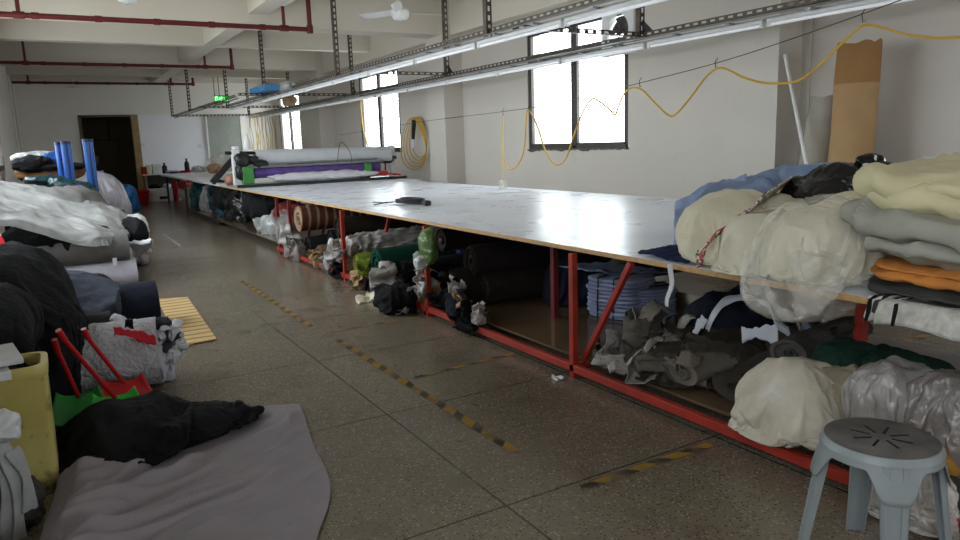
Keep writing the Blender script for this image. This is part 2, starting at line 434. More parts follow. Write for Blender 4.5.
def scrap_mb(mb, c, size, seed, rz=0, curl=2.2, z0=None, mi=0):
    """a strip of cloth curled and crumpled"""
    rnd = random.Random(seed); L, W = size; nu, nv = 26, 14
    ks = [rnd.uniform(-curl, curl) for _ in range(5)]
    xs = []; x = z = 0; ang = rnd.uniform(-.3, .3)
    for i in range(nu + 1):
        xs.append((x, z)); t = i / nu * 4; k = int(min(t, 3.999)); a = t - k
        ang += (ks[k] * (1 - a) + ks[k + 1] * a) * 4 / nu
        x += math.cos(ang) * L / nu; z += math.sin(ang) * L / nu
    mx = sum(p[0] for p in xs) / len(xs); mz = min(p[1] for p in xs)
    mt = Matrix.Rotation(rz, 3, 'Z'); c = Vector(c)
    def fn(u, v):
        px, pz = xs[int(round(u * nu))]
        q = Vector((px - mx, (v - .5) * W * (1 - .25 * math.sin(u * 3 + seed)), pz - mz))
        nv_ = nvec(q * 5 + Vector((seed * 3.3, seed, 0))) * .07
        q += nv_; q.z += .03 * wrinkle(q, 7, seed)
        q = mt @ q + c
        if z0 is not None and q.z < z0 + .003: q.z = z0 + .003 + .004 * abs(noise.noise(q * 9))
        return q
    return sheet(mb, fn, nu, nv, mi)


def crumple(name, c, d, m, label, cat, seed, n=5, group=None, z0=.004, solid=.003):
    """loose crushed cloth or film: several curled sheets pressed into one lump"""
    rnd = random.Random(seed); mb = MB(); c = Vector(c)
    for i in range(n):
        o = Vector((rnd.uniform(-.5, .5) * d[0], rnd.uniform(-.5, .5) * d[1], rnd.uniform(-.9, .3) * d[2]))
        scrap_mb(mb, c + o, (2.6 * max(d) * rnd.uniform(.8, 1.2), 1.5 * max(d[0], d[1]) * rnd.uniform(.7, 1.1)), seed * 13 + i, rnd.uniform(0, 6.28), 5.2, z0)
    blob(mb, c + Vector((0, 0, -.25 * d[2])), (d[0] * .7, d[1] * .7, d[2] * .65), seed, .05, 8, .3, n=4, floor=z0)
    return obj(name, mb, m, None, label, cat, group, solid=solid, smooth=70)
# ------------------------------------------------------------------ settling cloth
SIM = []
def soft(o, core, frames=22, shrink=-.22, ground=None, mass=.35, bend=.35, collide=True, extra=()):
    """remember a closed cloth skin to be settled by gravity over its core lumps (list of blob dicts)"""
    SIM.append((o, core, frames, shrink, ground, mass, bend, extra))
def settle():
    import time
    T0 = time.time()
    fr = max([s[2] for s in SIM] + [1]); tmp = []
    for i, (o, core, frames, shrink, ground, mass, bend, extra) in enumerate(SIM):
        col = bpy.data.collections.new('settle_%d' % i)
        def collider(mb, thick=0):
            me = bpy.data.meshes.new('settle_core'); me.from_pydata([tuple(v) for v in mb.v], [], mb.f)
            k = bpy.data.objects.new('settle_core', me); C.objects.link(k); col.objects.link(k)
            if thick: q_ = k.modifiers.new('s', 'SOLIDIFY'); q_.thickness = thick; q_.offset = 0
            k.modifiers.new('c', 'COLLISION'); k.collision.thickness_outer = .004; k.collision.cloth_friction = 12; k.collision.damping = .5; tmp.append(k)
        mb = MB()
        for q in core: blob(mb, **dict(q, n=4))
        if mb.v: collider(mb)
        if ground:
            for lo, hi in ground: g = MB(); g.box(lo, hi); collider(g)
        for mb_ in extra: collider(mb_, .09)
        m = o.modifiers.new('cloth', 'CLOTH'); s = m.settings
        s.quality = 4; s.mass = mass; s.shrink_min = shrink; s.tension_stiffness = 12; s.compression_stiffness = 12; s.shear_stiffness = 6; s.bending_stiffness = bend; s.air_damping = 2
        s.tension_damping = 8; s.compression_damping = 8; s.shear_damping = 6
        m.collision_settings.collection = col; m.collision_settings.distance_min = .006; m.collision_settings.collision_quality = 2; m.collision_settings.use_self_collision = False
        m.point_cache.frame_end = fr + 1
        # thickness and smoothing come after the cloth
        while o.modifiers[0].type != 'CLOTH': o.modifiers.move(len(o.modifiers) - 1, 0) if hasattr(o.modifiers, 'move') else None
        for k in o.modifiers:
            if k.type != 'CLOTH': k.show_viewport = False
    sc.frame_start = 1; sc.frame_end = fr + 1
    dg = None
    for f in range(1, fr + 1): sc.frame_set(f)
    dg = bpy.context.evaluated_depsgraph_get()
    for (o, *_r) in SIM:
        ev = o.evaluated_get(dg); cs = [v.co.copy() for v in ev.data.vertices]
        if len(cs) == len(o.data.vertices): SIMD[o.name] = cs
    for (o, *_r) in SIM:
        o.modifiers.remove(o.modifiers['cloth'])
        for k in o.modifiers: k.show_viewport = True
        if o.name in SIMD:
            flat_ = [c for v in SIMD[o.name] for c in v]; o.data.vertices.foreach_set('co', flat_)
        for p in o.data.polygons: p.use_smooth = True
        o.data.update()
    for k in tmp: me = k.data; bpy.data.objects.remove(k); bpy.data.meshes.remove(me)
    for c_ in list(bpy.data.collections):
        if c_.name.startswith('settle_'): bpy.data.collections.remove(c_)
    sc.frame_set(1)
    print('settled', len(SIM), 'cloths in', round(time.time() - T0, 1), 's')
SIMD = {}

G_TABLE = [((2.3, .3, .63), (5.15, 13, .747))]
G_EDGE = [((2.49, .3, .6), (5.15, 13, .747))]
G_SHELF = [((2.25, .3, -.05), (4.25, 13, .1))]
G_FLOOR = [((-1, -1, -.3), (7, 25, 0))]
def softpile(name, label, cat, m, blobs, ground, group=None, k=.88, shrink=-.13, bend=.25, frames=15, parent=None, **kw):
    mb = MB()
    for q in blobs: blob(mb, **dict(q, n=6 if q.get('n', 5) >= 5 else 5))
    o = obj(name, mb, m, parent, label, cat, group, smooth=70, **kw)
    soft(o, [dict(q, d=tuple(v * k for v in q['d'])) for q in blobs], frames, shrink, ground, .3, bend)
    return o

# ================================================================== SETTING
W = 6.2; LX = -.65; YE = 23.0; YB = -7.0; ZC = 3.78
S = dict(kind='structure')
def sbox(name, boxes, m, bevel=0, **k):
    mb = MB()
    for lo, hi in boxes: mb.box(lo, hi)
    return obj(name, mb, m, kind='structure', smooth=0, bevel=bevel, **k)
sbox('floor', [((LX - .3, YB - .3, -.15), (W + .3, YE + 5, 0))], M_floor)
sbox('ceiling', [((LX - .3, YB - .3, ZC), (W + .3, YE + 5, ZC + .2))], M_ceil)
WIN = [-6.5, .1, 6.85, 13.6, 20.35]; WL_ = 2.17; Z0, Z1 = 1.21, 2.9
def wall_with_holes(name, x0, x1, starts, m):
    bx = [((x0, YB, 0), (x1, YE + .3, Z0)), ((x0, YB, Z1), (x1, YE + .3, ZC))]
    y = YB
    for s in starts:
        bx.append(((x0, y, Z0), (x1, s, Z1))); y = s + WL_
    bx.append(((x0, y, Z0), (x1, YE + .3, Z1)))
    sbox(name, bx, m)
wall_with_holes('wall_right', W, W + .24, WIN, M_wall)
LWIN_ADDED = [(-1.4, 2.2), (5.1, 5.8), (11.5, 2.5)]  # left windows out of view, added and sized for the daylight they bring
bx = [((LX - .24, YB, 0), (LX, YE + .3, 1.15)), ((LX - .24, YB, 3.05), (LX, YE + .3, ZC))]
y = YB
for s, l in LWIN_ADDED:
    bx.append(((LX - .24, y, 1.15), (LX, s, 3.05))); y = s + l
bx.append(((LX - .24, y, 1.15), (LX, YE + .3, 3.05)))
sbox('wall_left', bx, M_wall)
# rear wall, behind the camera, with one unseen opening added to let in daylight
bx = [((LX, YB - .24, 0), (W, YB, Z0)), ((LX, YB - .24, Z1), (W, YB, ZC))]
x = LX
for s in (3.4,):
    bx.append(((x, YB - .24, Z0), (s, YB, Z1))); x = s + 2.2
bx.append(((x, YB - .24, Z0), (W, YB, Z1)))
sbox('wall_rear', bx, M_wall)
# far wall with the open doorway
DX0, DX1, DZ = .84, 2.12, 2.37
sbox('wall_far', [((LX, YE, 0), (DX0, YE + .22, ZC)), ((DX1, YE, 0), (2.26, YE + .22, ZC)), ((4.1, YE, 0), (W, YE + .22, ZC)),
                  ((DX0, YE, DZ), (DX1, YE + .22, ZC)), ((2.26, YE, 2.42), (4.1, YE + .22, ZC))], M_wallend)
sbox('wall_far_panel', [((2.26, YE, 0), (4.1, YE + .22, 2.42))], M_panelw)
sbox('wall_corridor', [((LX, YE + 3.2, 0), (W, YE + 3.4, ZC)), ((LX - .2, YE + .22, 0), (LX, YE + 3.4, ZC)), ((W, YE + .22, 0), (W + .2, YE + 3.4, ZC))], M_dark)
M_jamb = mat('tan_door_jamb', (168, 138, 100), .6, .12)
sbox('trim_1', [((DX1 - .02, YE - .06, 0), (DX1 + .16, YE + .24, DZ + .05))], M_jamb)
sbox('trim_2', [((DX0 - .06, YE - .03, 0), (DX0 + .02, YE + .24, DZ + .05)), ((DX0 - .06, YE - .03, DZ), (DX1 + .16, YE + .24, DZ + .06))], mat('dark_door_lintel', (104, 90, 70), .6, .15))
# grey-green closed door in the far wall
t = sbox('door_1', [((4.14, YE - .05, 0), (5.12, YE, 2.36))], mat('grey_green_door_paint', (158, 162, 154), .55, .05), .006)
fr = MB()
for lo, hi in (((4.1, YE - .07, 0), (4.15, YE, 2.4)), ((5.11, YE - .07, 0), (5.16, YE, 2.4)), ((4.1, YE - .07, 2.36), (5.16, YE, 2.41))): fr.box(lo, hi)
obj('door_frame', fr, M_wallend, t, smooth=0)
h = MB(); h.tube([(4.24, YE - .05, 1.05), (4.24, YE - .12, 1.05), (4.36, YE - .12, 1.05)], .012); obj('door_handle', h, M_greym, t)
# beams and columns
sbox('ceiling_beam_near', [((LX, 4.5, 3.13), (W, 4.95, ZC))], M_ceil)
sbox('ceiling_beam_middle', [((LX, 11.01, 3.12), (W, 11.45, ZC))], M_ceil)
sbox('ceiling_beam_far', [((LX, 17.61, 3.2), (W, 18.05, ZC))], M_ceil)
sbox('ceiling_beam_end', [((LX, 22.6, 3.34), (W, YE, ZC))], M_ceil)
sbox('ceiling_beam_rear', [((LX, -2.1, 3.13), (W, -1.6, ZC))], M_ceil)
for n, y in (('a', 1.3), ('b', 7.8), ('c', 14.6), ('d', 20.6)):
    sbox('secondary_beam', [((LX, y - .12, 3.27), (W, y + .12, ZC))], M_ceil)
sbox('lengthwise_beam', [((2.7, YB, 3.28), (2.98, YE, ZC))], M_ceil)
sbox('wall_edge_beam', [((W - .2, YB, 3.12), (W, YE, ZC))], M_ceil)
for y in (-2.15, 4.45, 11.0, 17.6):
    sbox('wall_column', [((W - .36, y - .006, 0), (W, y + .614, ZC))], M_wall)
sbox('trim_3', [((W - .03, 4.36, 0), (W - .001, 4.45, 3.1))], M_wall)
# windows: frame, transom, mullions, sashes and glass
def window(n, s, xw, out=1, left_open=True):
    y0, y1 = s, s + WL_; xa = xw + .01 * out
    def bx(mb, ya, yb, za, zb, d=.05): mb.box((min(xa, xa + d * out), ya, za), (max(xa, xa + d * out), yb, zb))
    mb = MB()
    for a in ((y0, y1, Z0, Z0 + .05), (y0, y1, Z1 - .05, Z1), (y0, y0 + .05, Z0, Z1), (y1 - .05, y1, Z0, Z1), (y0, y1, 2.40, 2.53)): bx(mb, *a, d=.07)
    ym = (y0 + y1) / 2
    bx(mb, ym - .035, ym + .035, Z0, 2.40, .07); bx(mb, ym - .03, ym + .03, 2.53, Z1, .06)
    w = obj('window_%d' % n, mb, M_alu, kind='structure', smooth=0, bevel=.004)
    for (ya, yb, za, zb) in ((y0 + .05, ym - .035, Z0 + .05, 2.40), (ym + .035, y1 - .05, Z0 + .05, 2.40), (y0 + .05, ym - .03, 2.53, Z1 - .05), (ym + .03, y1 - .05, 2.53, Z1 - .05)):
        f = MB()
        for q in ((ya, yb, za, za + .03), (ya, yb, zb - .03, zb), (ya, ya + .03, za, zb), (yb - .03, yb, za, zb)): bx(f, *q, d=.04)
        sash = obj('window_sash', f, M_alu, w, smooth=0)
        p = MB(); p.box((xa + .02 * out - .003, ya, za), (xa + .02 * out + .003, yb, zb)); obj('window_pane', p, M_glass, sash, smooth=0)
    return w
k = 1
for s in WIN: window(k, s, W); k += 1
for s, l in LWIN_ADDED:
    _a, _b, _c = WL_, Z0, Z1; WL_, Z0, Z1 = l, 1.15, 3.05; window(k, s, LX, -1); k += 1; WL_, Z0, Z1 = _a, _b, _c
# cement sill, crumbled below the nearer windows
for i, s in enumerate((6.85, 13.6, 20.35)):
    mb = MB()
    def fn(u, v, s=s):
        return (W - .012 + .03 * (1 - v) * 0 + .006 * noise.noise(Vector((u * 30, v * 5, i))), s - .02 + (WL_ + .04) * u, Z0 - (.02 + .05 * max(0, noise.noise(Vector((u * 9, i * 3, 2)))) + .02 * noise.noise(Vector((u * 40, i, 0)))) * v + .004)
    sheet(mb, fn, 50, 2)
    obj('trim_%d' % (10 + i), mb, mat('cement_sill', (110, 102, 94), .9, .2), kind='structure', solid=.01, smooth=0)
# security bars outside windows 4 and 5
for n, s in ((1, 13.6), (2, 20.35)):
    mb = MB()
    for j in range(12): mb.tube([(W + .42, s + .1 + j * .17, Z0 - .05), (W + .42, s + .1 + j * .17, 2.3)], .008, 6)
    for z in (1.25, 1.6, 1.95, 2.28): mb.tube([(W + .42, s, z), (W + .42, s + WL_, z)], .01, 6)
    for y in (s + .02, s + WL_ - .02):
        for z in (1.25, 2.28): mb.tube([(W + .2, y, z), (W + .42, y, z)], .012, 6)
    obj('window_grille_%d' % n, mb, mat('pale_grille_steel', (150, 152, 150), .6, .1), kind='structure')
# conduits on the left and far walls
mb = MB(); p = at_y(13, 90, 22.9)
mb.tube([(LX + .03, 22.8, 3.3), (LX + .03, 22.8, 1.35)], .022); mb.tube([(LX + .03, 20.5, 3.2), (LX + .03, 20.5, 1.4)], .018); mb.box((LX + .002, 20.42, 1.25), (LX + .06, 20.58, 1.42))
mb.box((LX + .002, 22.72, 1.2), (LX + .06, 22.88, 1.37)); obj('trim_20', mb, M_wallend, kind='structure')

# ================================================================== WORLD AND LIGHT
w = bpy.data.worlds.new('sky'); sc.world = w; w.use_nodes = True; nt = w.node_tree
bg = nt.nodes['Background']; tc = nt.nodes.new('ShaderNodeTexCoord'); sp = nt.nodes.new('ShaderNodeSeparateXYZ')
nt.links.new(tc.outputs['Generated'], sp.inputs[0])
r = nt.nodes.new('ShaderNodeValToRGB'); e = r.color_ramp.elements
e[0].position = .42; e[0].color = (.55, .56, .56, 1); e[1].position = .56; e[1].color = (.90, .95, 1, 1)
nt.links.new(math_node(nt, 'ADD', math_node(nt, 'MULTIPLY', sp.outputs[2], .5), .5), r.inputs[0]); nt.links.new(r.outputs[0], bg.inputs[0])
SKY = 6.0
bg.inputs[1].default_value = SKY
def portal(loc, rot, sx, sy):
    l = bpy.data.lights.new('window_daylight_portal', 'AREA'); l.shape = 'RECTANGLE'; l.size = sx; l.size_y = sy; l.cycles.is_portal = True
    o = bpy.data.objects.new('window_daylight_portal', l); C.objects.link(o); o.location = loc; o.rotation_euler = rot
for s in WIN: portal((W + .26, s + WL_ / 2, (Z0 + Z1) / 2), (0, R_(90), 0), Z1 - Z0, WL_)
for s, l in LWIN_ADDED: portal((LX - .26, s + l / 2, 2.1), (0, R_(-90), 0), 1.9, l)
for s in (3.4,): portal((s + 1.1, YB - .26, (Z0 + Z1) / 2), (R_(90), 0, 0), 2.2, Z1 - Z0)
sc.view_settings.view_transform = 'Standard'; sc.view_settings.look = 'None'; sc.view_settings.gamma = 1; sc.view_settings.use_curve_mapping = False
sc.view_settings.exposure = 0.87
cy = sc.cycles
cy.use_denoising = True; cy.max_bounces = 10; cy.diffuse_bounces = 6; cy.glossy_bounces = 4; cy.transparent_max_bounces = 16; cy.sample_clamp_indirect = 8
cy.caustics_reflective = False; cy.caustics_refractive = False

# ================================================================== OVERHEAD
def sprinkler(y, z, xl, xr, sp_x, label, drops):
    t = thing('sprinkler_pipe', (xl, y, z), label, 'pipe', 'red sprinkler pipes under the ceiling')
    r = .033
    mb = MB(); mb.tube([(xl, y, z), (xr, y, z)], r, 10)
    for px in [xl + (xr - xl) * k / 6 for k in range(1, 6)]: mb.tube([(px - .04, y, z), (px + .04, y, z)], r * 1.25, 10)
    obj('pipe_run', mb, M_redpipe, t)
    mb = MB(); mb.tube([(xr, y, z - .03), (xr, y, ZC)], r, 10); mb.tube([(xr, y, z - .05), (xr, y, z + .06)], r * 1.35, 10); obj('riser', mb, M_redpipe, t)
    for x in drops:
        mb = MB(); mb.tube([(x, y, z - .04), (x, y, ZC)], .024, 8); mb.tube([(x - .06, y, z), (x + .06, y, z)], r * 1.35, 10); obj('riser', mb, M_redpipe, t)
    return t
p = at_y(0, 13.5, 10.45); q = at_y(310, 30, 10.45)
sprinkler(10.45, (p.z + q.z) / 2, LX + .02, q.x, 0, 'red sprinkler pipe under the ceiling, nearest of the three', [at_y(18, 10, 10.45).x, 3.05])
p = at_y(2, 62, 17.2); q = at_y(232, 66, 17.2)
sprinkler(17.2, (p.z + q.z) / 2 - .02, LX + .02, q.x, 0, 'red sprinkler pipe under the ceiling, middle of the three', [at_y(25, 60, 17.2).x, at_y(205, 64, 17.2).x])
p = at_y(13, 82, 22.3); q = at_y(193, 83, 22.3)
sprinkler(22.3, (p.z + q.z) / 2 - .02, LX + .03, q.x, 0, 'red sprinkler pipe close to the far wall, farthest of the three', [at_y(28, 80, 22.3).x, at_y(171, 82, 22.3).x])
p = at_y(74, 86, 22.0)
t = thing('ceiling_sprinkler', tuple(p), 'small white sprinkler head under the farthest red pipe', 'sprinkler')
mb = MB(); mb.tube([(p.x, 22.3, p.z + .2), (p.x, 22.3, p.z + .02)], .02); mb.lathe([(.03, -.03), (.09, -.02), (.1, 0), (.04, .03)], (p.x, 22.3, p.z), 14); obj('sprinkler_head', mb, M_white, t)
mb = MB(); mb.tube([(p.x - .2, 22.3, p.z), (p.x + .2, 22.3, p.z)], .015); obj('branch', mb, M_white, t)

def slotted(mb, a, b, w=.045, up=(0, 0, 1), period=.1, both=True):
    """a slotted steel angle: two flanges, the upright one with punched slots"""
    a = Vector(a); b = Vector(b); d = (b - a); L = d.length; d.normalize(); up = Vector(up); s = d.cross(up).normalized(); t = .003
    def slab(p, q, wu, ws, off): mb.bar(p + off, q + off, ws, wu, up)
    slab(a, b, w * .3, t, up * w * .36); slab(a, b, w * .3, t, up * -w * .36)
    n = int(L / period)
    for k in range(n):
        c = a + d * (k + .5) * period; slab(c - d * period * .22, c + d * period * .22, w * .45, t, Vector((0, 0, 0)))
    if both: slab(a, b, t, w, s * w / 2 - up * w * .5)
XU, XL_, ZR = 3.73, 5.25, 2.33
YU0, YL0, YR1 = 1.5, 1.8, 22.3; YU1 = 17.9; XF = 3.12
fr = thing('overhead_rail_frame', (XU, 12, ZR), 'slotted steel rail frame hung over the long cutting table', 'overhead frame')
mb = MB(); slotted(mb, (XU, YU0, ZR + .06), (XU, YU1, ZR + .05), .042); obj('slotted_rail', mb, M_steel, fr, smooth=0)
mb = MB(); slotted(mb, (XF, 14.2, ZR + .02), (XF, YR1, ZR + .02), .042); obj('slotted_rail', mb, M_steel, fr, smooth=0)
mb = MB(); mb.tube([(XF + .05, 14.2, ZR - .03), (XF + .05, YR1, ZR - .03)], .014, 6); obj('conduit', mb, M_greym, fr)
mb = MB(); slotted(mb, (XL_, YL0, ZR + .02), (XL_, YR1, ZR + .02), .046); obj('slotted_rail', mb, M_steel, fr, smooth=0)
for x, y0, z, YE1 in ((XU, YU0, ZR - .02, YU1), (XL_, YL0, ZR - .06, YR1)):
    mb = MB(); mb.tube([(x + .09, y0, z), (x + .09, YE1, z)], .011, 6); mb.tube([(x - .09, y0, z + .02), (x - .09, YE1, z + .02)], .007, 6); obj('conduit', mb, M_greym, fr)
    mb = MB(); mb.box((x - .03, y0, z + .0), (x + .03, YE1, z + .012)); obj('mounting_strip', mb, M_greym, fr, smooth=0)
for y in (5.65, 9.75, 14.0, 18.1, 22.3):
    mb = MB(); slotted(mb, (XF if y > 14 - .1 else XU, y, ZR + .03), (XL_, y, ZR + .03), .05); obj('cross_bar', mb, M_steel, fr, smooth=0)
for x, ys in ((XU, (6.05, 10.25, 14.4, 17.85)), (XF, (19.3, 22.28)), (XL_, (5.6, 9.73, 13.65, 18.0, 22.28))):
    for y in ys:
        top = ZC if abs(y - 14.4) > .3 else ZC
        for bx0, bx1, bz in ((4.4, 4.95, 3.13), (11.0, 11.45, 3.12), (17.6, 18.06, 3.2), (22.6, 23, 3.34), (7.68, 7.92, 3.27), (14.48, 14.72, 3.27)):
            if bx0 <= y <= bx1: top = bz
        mb = MB(); slotted(mb, (x, y, ZR + .0), (x, y, top), .06, up=(0, 1, 0) if False else (1, 0, 0), period=.085, both=True); obj('hanger', mb, M_steel, fr, smooth=0)
        if x == XL_:
            mb = MB(); mb.add([(x, y - .0, ZR + .03), (x, y - .16, ZR + .03), (x, y, ZR + .17), (x + .006, y, ZR + .03), (x + .006, y - .16, ZR + .03), (x + .006, y, ZR + .17)], [(0, 1, 2), (5, 4, 3), (0, 3, 4, 1), (1, 4, 5, 2), (2, 5, 3, 0)]); obj('gusset', mb, M_blackm, fr, smooth=0)
# tube lamps clipped under both rails
NTH = ['nearest', 'second', 'third', 'fourth', 'fifth', 'sixth', 'seventh', 'eighth', 'ninth', 'tenth', 'eleventh', 'twelfth', 'thirteenth', 'fourteenth', 'fifteenth', 'sixteenth']
for x, y0, z, side, YE1 in ((XU, 2.1, ZR - .02, 'left', YU1), (XL_, 2.75, ZR - .06, 'right', YR1)):
    k = 0; y = y0
    while y + 1.38 < YE1:
        t = thing('tube_lamp', (x, y + .6, z - .08), 'white tube lamp under the %s overhead rail, %s from the near end' % (side, NTH[k]), 'lamp', 'tube lamps under the overhead rails')
        mb = MB(); mb.box((x - .024, y, z - .03), (x + .024, y + 1.36, z)); lb_ = obj('lamp_body', mb, M_white, t, bevel=.006)
        mb = MB(); mb.tube([(x, y + .03, z - .046), (x, y + 1.33, z - .046)], .013, 10); obj('tube', mb, M_tube, t)
        for yy in (y + .015, y + 1.345):
            mb = MB(); mb.box((x - .018, yy - .015, z - .062), (x + .018, yy + .015, z - .028)); obj('lamp_holder', mb, M_white, lb_, smooth=0)
        for yy in (y + .3, y + .92):
            mb = MB(); mb.box((x - .1, yy - .02, z - .0), (x + .1, yy + .02, z + .014)); obj('clip', mb, M_greym, t, smooth=0)
        y += 1.4; k += 1
# things lying on the rails
p = at_x(275, 89, XU)
mb = MB()
mb.box((p.x - .25, p.y - .2, p.z - .04), (p.x + .05, p.y + .9, p.z + .07))
obj('carton', mb, mat('blue_carton', (84, 150, 206), .6, .1), None, 'small blue carton lying on the left overhead rail', 'box', bevel=.01)
for (px, py, l) in ((288, 87, 'bundle of clear plastic scrap caught on the left rail beside the blue carton'), (290, 101, 'brown rag caught on the rail frame beneath the blue carton')):
    p = at_x(px, py, XU + (.0 if py < 95 else .5)); mb = MB(); blob(mb, p, (.12, .22, .09), px, .06, 6, n=4)
    obj('rag', mb, M_filmw if py < 95 else M_tan, None, l, 'rag')

# ceiling fans
def fan(x, y, z, a0, label, third=None):
    t = thing('ceiling_fan', (x, y, z), label, 'fan', 'ceiling fans')
    mb = MB(); mb.tube([(x, y, z + .1), (x, y, ZC)], .014); mb.lathe([(.02, .3), (.07, .26), (.06, .2), (.02, .16)], (x, y, ZC - .3), 16); obj('down_rod', mb, M_greym, t)
    mb = MB(); mb.lathe([(.03, -.1), (.1, -.085), (.13, -.04), (.13, .03), (.09, .07), (.03, .1)], (x, y, z), 24); obj('motor', mb, M_white, t)
    for k in range(3):
        a = a0 + k * 2 * math.pi / 3; mb = MB(); d = Vector((math.cos(a), math.sin(a), 0)); s = Vector((-math.sin(a), math.cos(a), 0))
        def fn(u, v): 
            return Vector((x, y, z + .02)) + d * (.1 + .6 * u) + s * ((v - .5) * (.09 + .05 * math.sin(u * 2.6))) + Vector((0, 0, (v - .5) * .05))
        sheet(mb, fn, 10, 3); obj('blade', mb, M_white, t, solid=.006)
p = at_y(400, 13, 9.9); fan(p.x, 9.9, p.z, R_(-120), 'white ceiling fan between the lamp rails and the windows')
p = at_y(128, -4, 9.9); fan(p.x, 9.9, p.z + .02, R_(-30), 'white ceiling fan at the left, cut by the top edge')
p = at_y(286, 3, 10.2)
t = thing('ceiling_lamp', (p.x, 10.2, p.z), 'short white lamp fitting on the lengthwise ceiling beam', 'lamp')
mb = MB(); mb.box((2.99, 9.9, 3.3), (3.06, 10.4, 3.35)); obj('lamp_body', mb, M_white, t, bevel=.006)
mb = MB(); mb.tube([(3.075, 9.93, 3.31), (3.075, 10.37, 3.31)], .012); obj('tube', mb, M_white, t)

# green exit sign
p = at_y(222, 99, 20.5); z = p.z
t = thing('exit_sign', (p.x, 20.5, z - .11), 'green lit exit sign hanging near the far wall', 'exit sign')
M_exit = mat('exit_green', (20, 220, 60), .4, 0, emit=1.1); M_exw = mat('exit_white', (225, 255, 230), .4, 0, emit=1.2)
mb = MB(); mb.box((p.x - .2, 20.49, z - .09), (p.x + .2, 20.53, z + .09)); obj('sign_case', mb, mat('dark_green_case', (10, 60, 24), .5), t, smooth=0, bevel=.004)
mb = MB(); mb.box((p.x - .19, 20.478, z - .06), (p.x + .19, 20.489, z + .06)); lp_ = obj('lit_panel', mb, M_exit, t, smooth=0)
mb = MB()                                                   # running man, doorway and arrow
def q(a, b, w_=.016): mb.bar((p.x + a[0], 20.474, z + a[1]), (p.x + b[0], 20.474, z + b[1]), .004, w_, (0, 0, 1))
mb.lathe([(.001, -.003), (.013, -.003), (.013, .003), (.001, .003)], (p.x - .02, 20.474, z + .042), 10, 'Y')
q((-.03, .025), (-.045, -.005), .02); q((-.045, -.005), (-.02, -.022)); q((-.02, -.022), (-.03, -.05)); q((-.045, -.005), (-.075, -.03)); q((-.075, -.03), (-.1, -.03)); q((-.03, .022), (.005, .005)); q((-.03, .022), (-.065, .02)); q((-.065, .02), (-.075, .0))
q((-.17, -.05), (-.17, .05), .012); q((-.12, -.05), (-.12, .05), .012); q((-.176, .05), (-.114, .05), .012)
q((.05, 0), (.16, 0), .018); q((.12, .035), (.165, 0), .016); q((.12, -.035), (.165, 0), .016)
obj('running_man_pictogram', mb, M_exw, lp_, smooth=0)
for dx in (-.18, -.06):
    mb = MB(); mb.tube([(p.x + dx, 20.51, z + .09), (p.x + dx, 20.51, 3.27)], .01, 6); obj('hanging_rod', mb, M_steel, t)
mb = MB(); mb.box((p.x - .2, 20.48, z - .17), (p.x + .0, 20.52, z - .1)); obj('lower_tab', mb, mat('pink_tab', (208, 150, 156), .5), t, smooth=0)

# exhaust fan in the upper right pane of window 3
t = thing('exhaust_fan', (W - .02, 7.06, 2.64), 'square white exhaust fan in the upper corner of the nearest window', 'fan')
p = at_x(619, 31, W); cy_, cz_ = p.y, p.z
mb = MB(); s_ = .29
ring = [(s_ * max(-1, min(1, 1.42 * math.cos(a))), s_ * max(-1, min(1, 1.42 * math.sin(a)))) for a in [2 * math.pi * k / 32 for k in range(32)]]
vs = []
for xx in (W - .03, W + .16):
    for a, b in ring: vs.append((xx, cy_ + a, cz_ + b))
    for k in range(32): a = 2 * math.pi * k / 32; vs.append((xx, cy_ + .2 * math.cos(a), cz_ + .2 * math.sin(a)))
fs = []
for k in range(32):
    n = (k + 1) % 32
    fs += [(k, n, 32 + n, 32 + k), (64 + k, 96 + k, 96 + n, 64 + n), (k, 64 + k, 64 + n, n), (32 + k, 32 + n, 96 + n, 96 + k)]
mb.add(vs, fs); obj('housing', mb, M_white, t, smooth=30)
for k in range(5):
    mb = MB(); a0 = k * 2 * math.pi / 5 + .3
    def fn(u, v):
        a = a0 + (v - .5) * (.75 + .3 * u); r = .03 + .15 * u
        return (W + .05 + (v - .5) * .05, cy_ + r * math.cos(a), cz_ + r * math.sin(a))
    sheet(mb, fn, 6, 4); obj('blade', mb, M_blackm, t, solid=.004)
mb = MB(); mb.lathe([(.001, -.03), (.035, -.02), (.035, .03), (.001, .03)], (W + .05, cy_, cz_), 14, 'X'); obj('hub', mb, M_blackm, t)

# ================================================================== CABLES AND HOSES ON THE WALL SIDE
XH = 5.0
wire = [at_x(px, py, XH + .03) for px, py in ((340, 135), (420, 122), (500, 112), (560, 103), (640, 83), (720, 62), (800, 36), (890, 4), (960, -22))]
mb = MB(); mb.tube(smooth_path(wire), .004, 6); obj('stretched_wire', mb, M_steel, None, 'thin dark wire stretched along the wall above the table', 'wire')
hose = [(503, 117), (503, 150), (507, 168), (516, 167), (524, 150), (527, 112), (531, 113), (538, 128), (546, 152), (556, 165), (566, 158), (574, 135), (583, 112), (592, 99), (600, 102), (610, 110), (615, 115), (618, 108), (624, 94), (632, 88), (642, 90), (655, 103), (668, 115), (676, 114), (690, 98), (705, 78), (716, 69), (726, 69), (745, 78), (765, 83), (785, 83), (800, 80), (820, 65), (840, 45), (858, 29), (866, 25), (880, 27), (905, 34), (935, 38), (965, 37)]
mb = MB(); mb.tube(smooth_path([at_x(px, py, XH - .02 * math.sin(i)) for i, (px, py) in enumerate(hose)], 5), .0095, 8); obj('air_hose', mb, M_ylw, None, 'thin yellow hose looped along the wire past the window', 'hose')
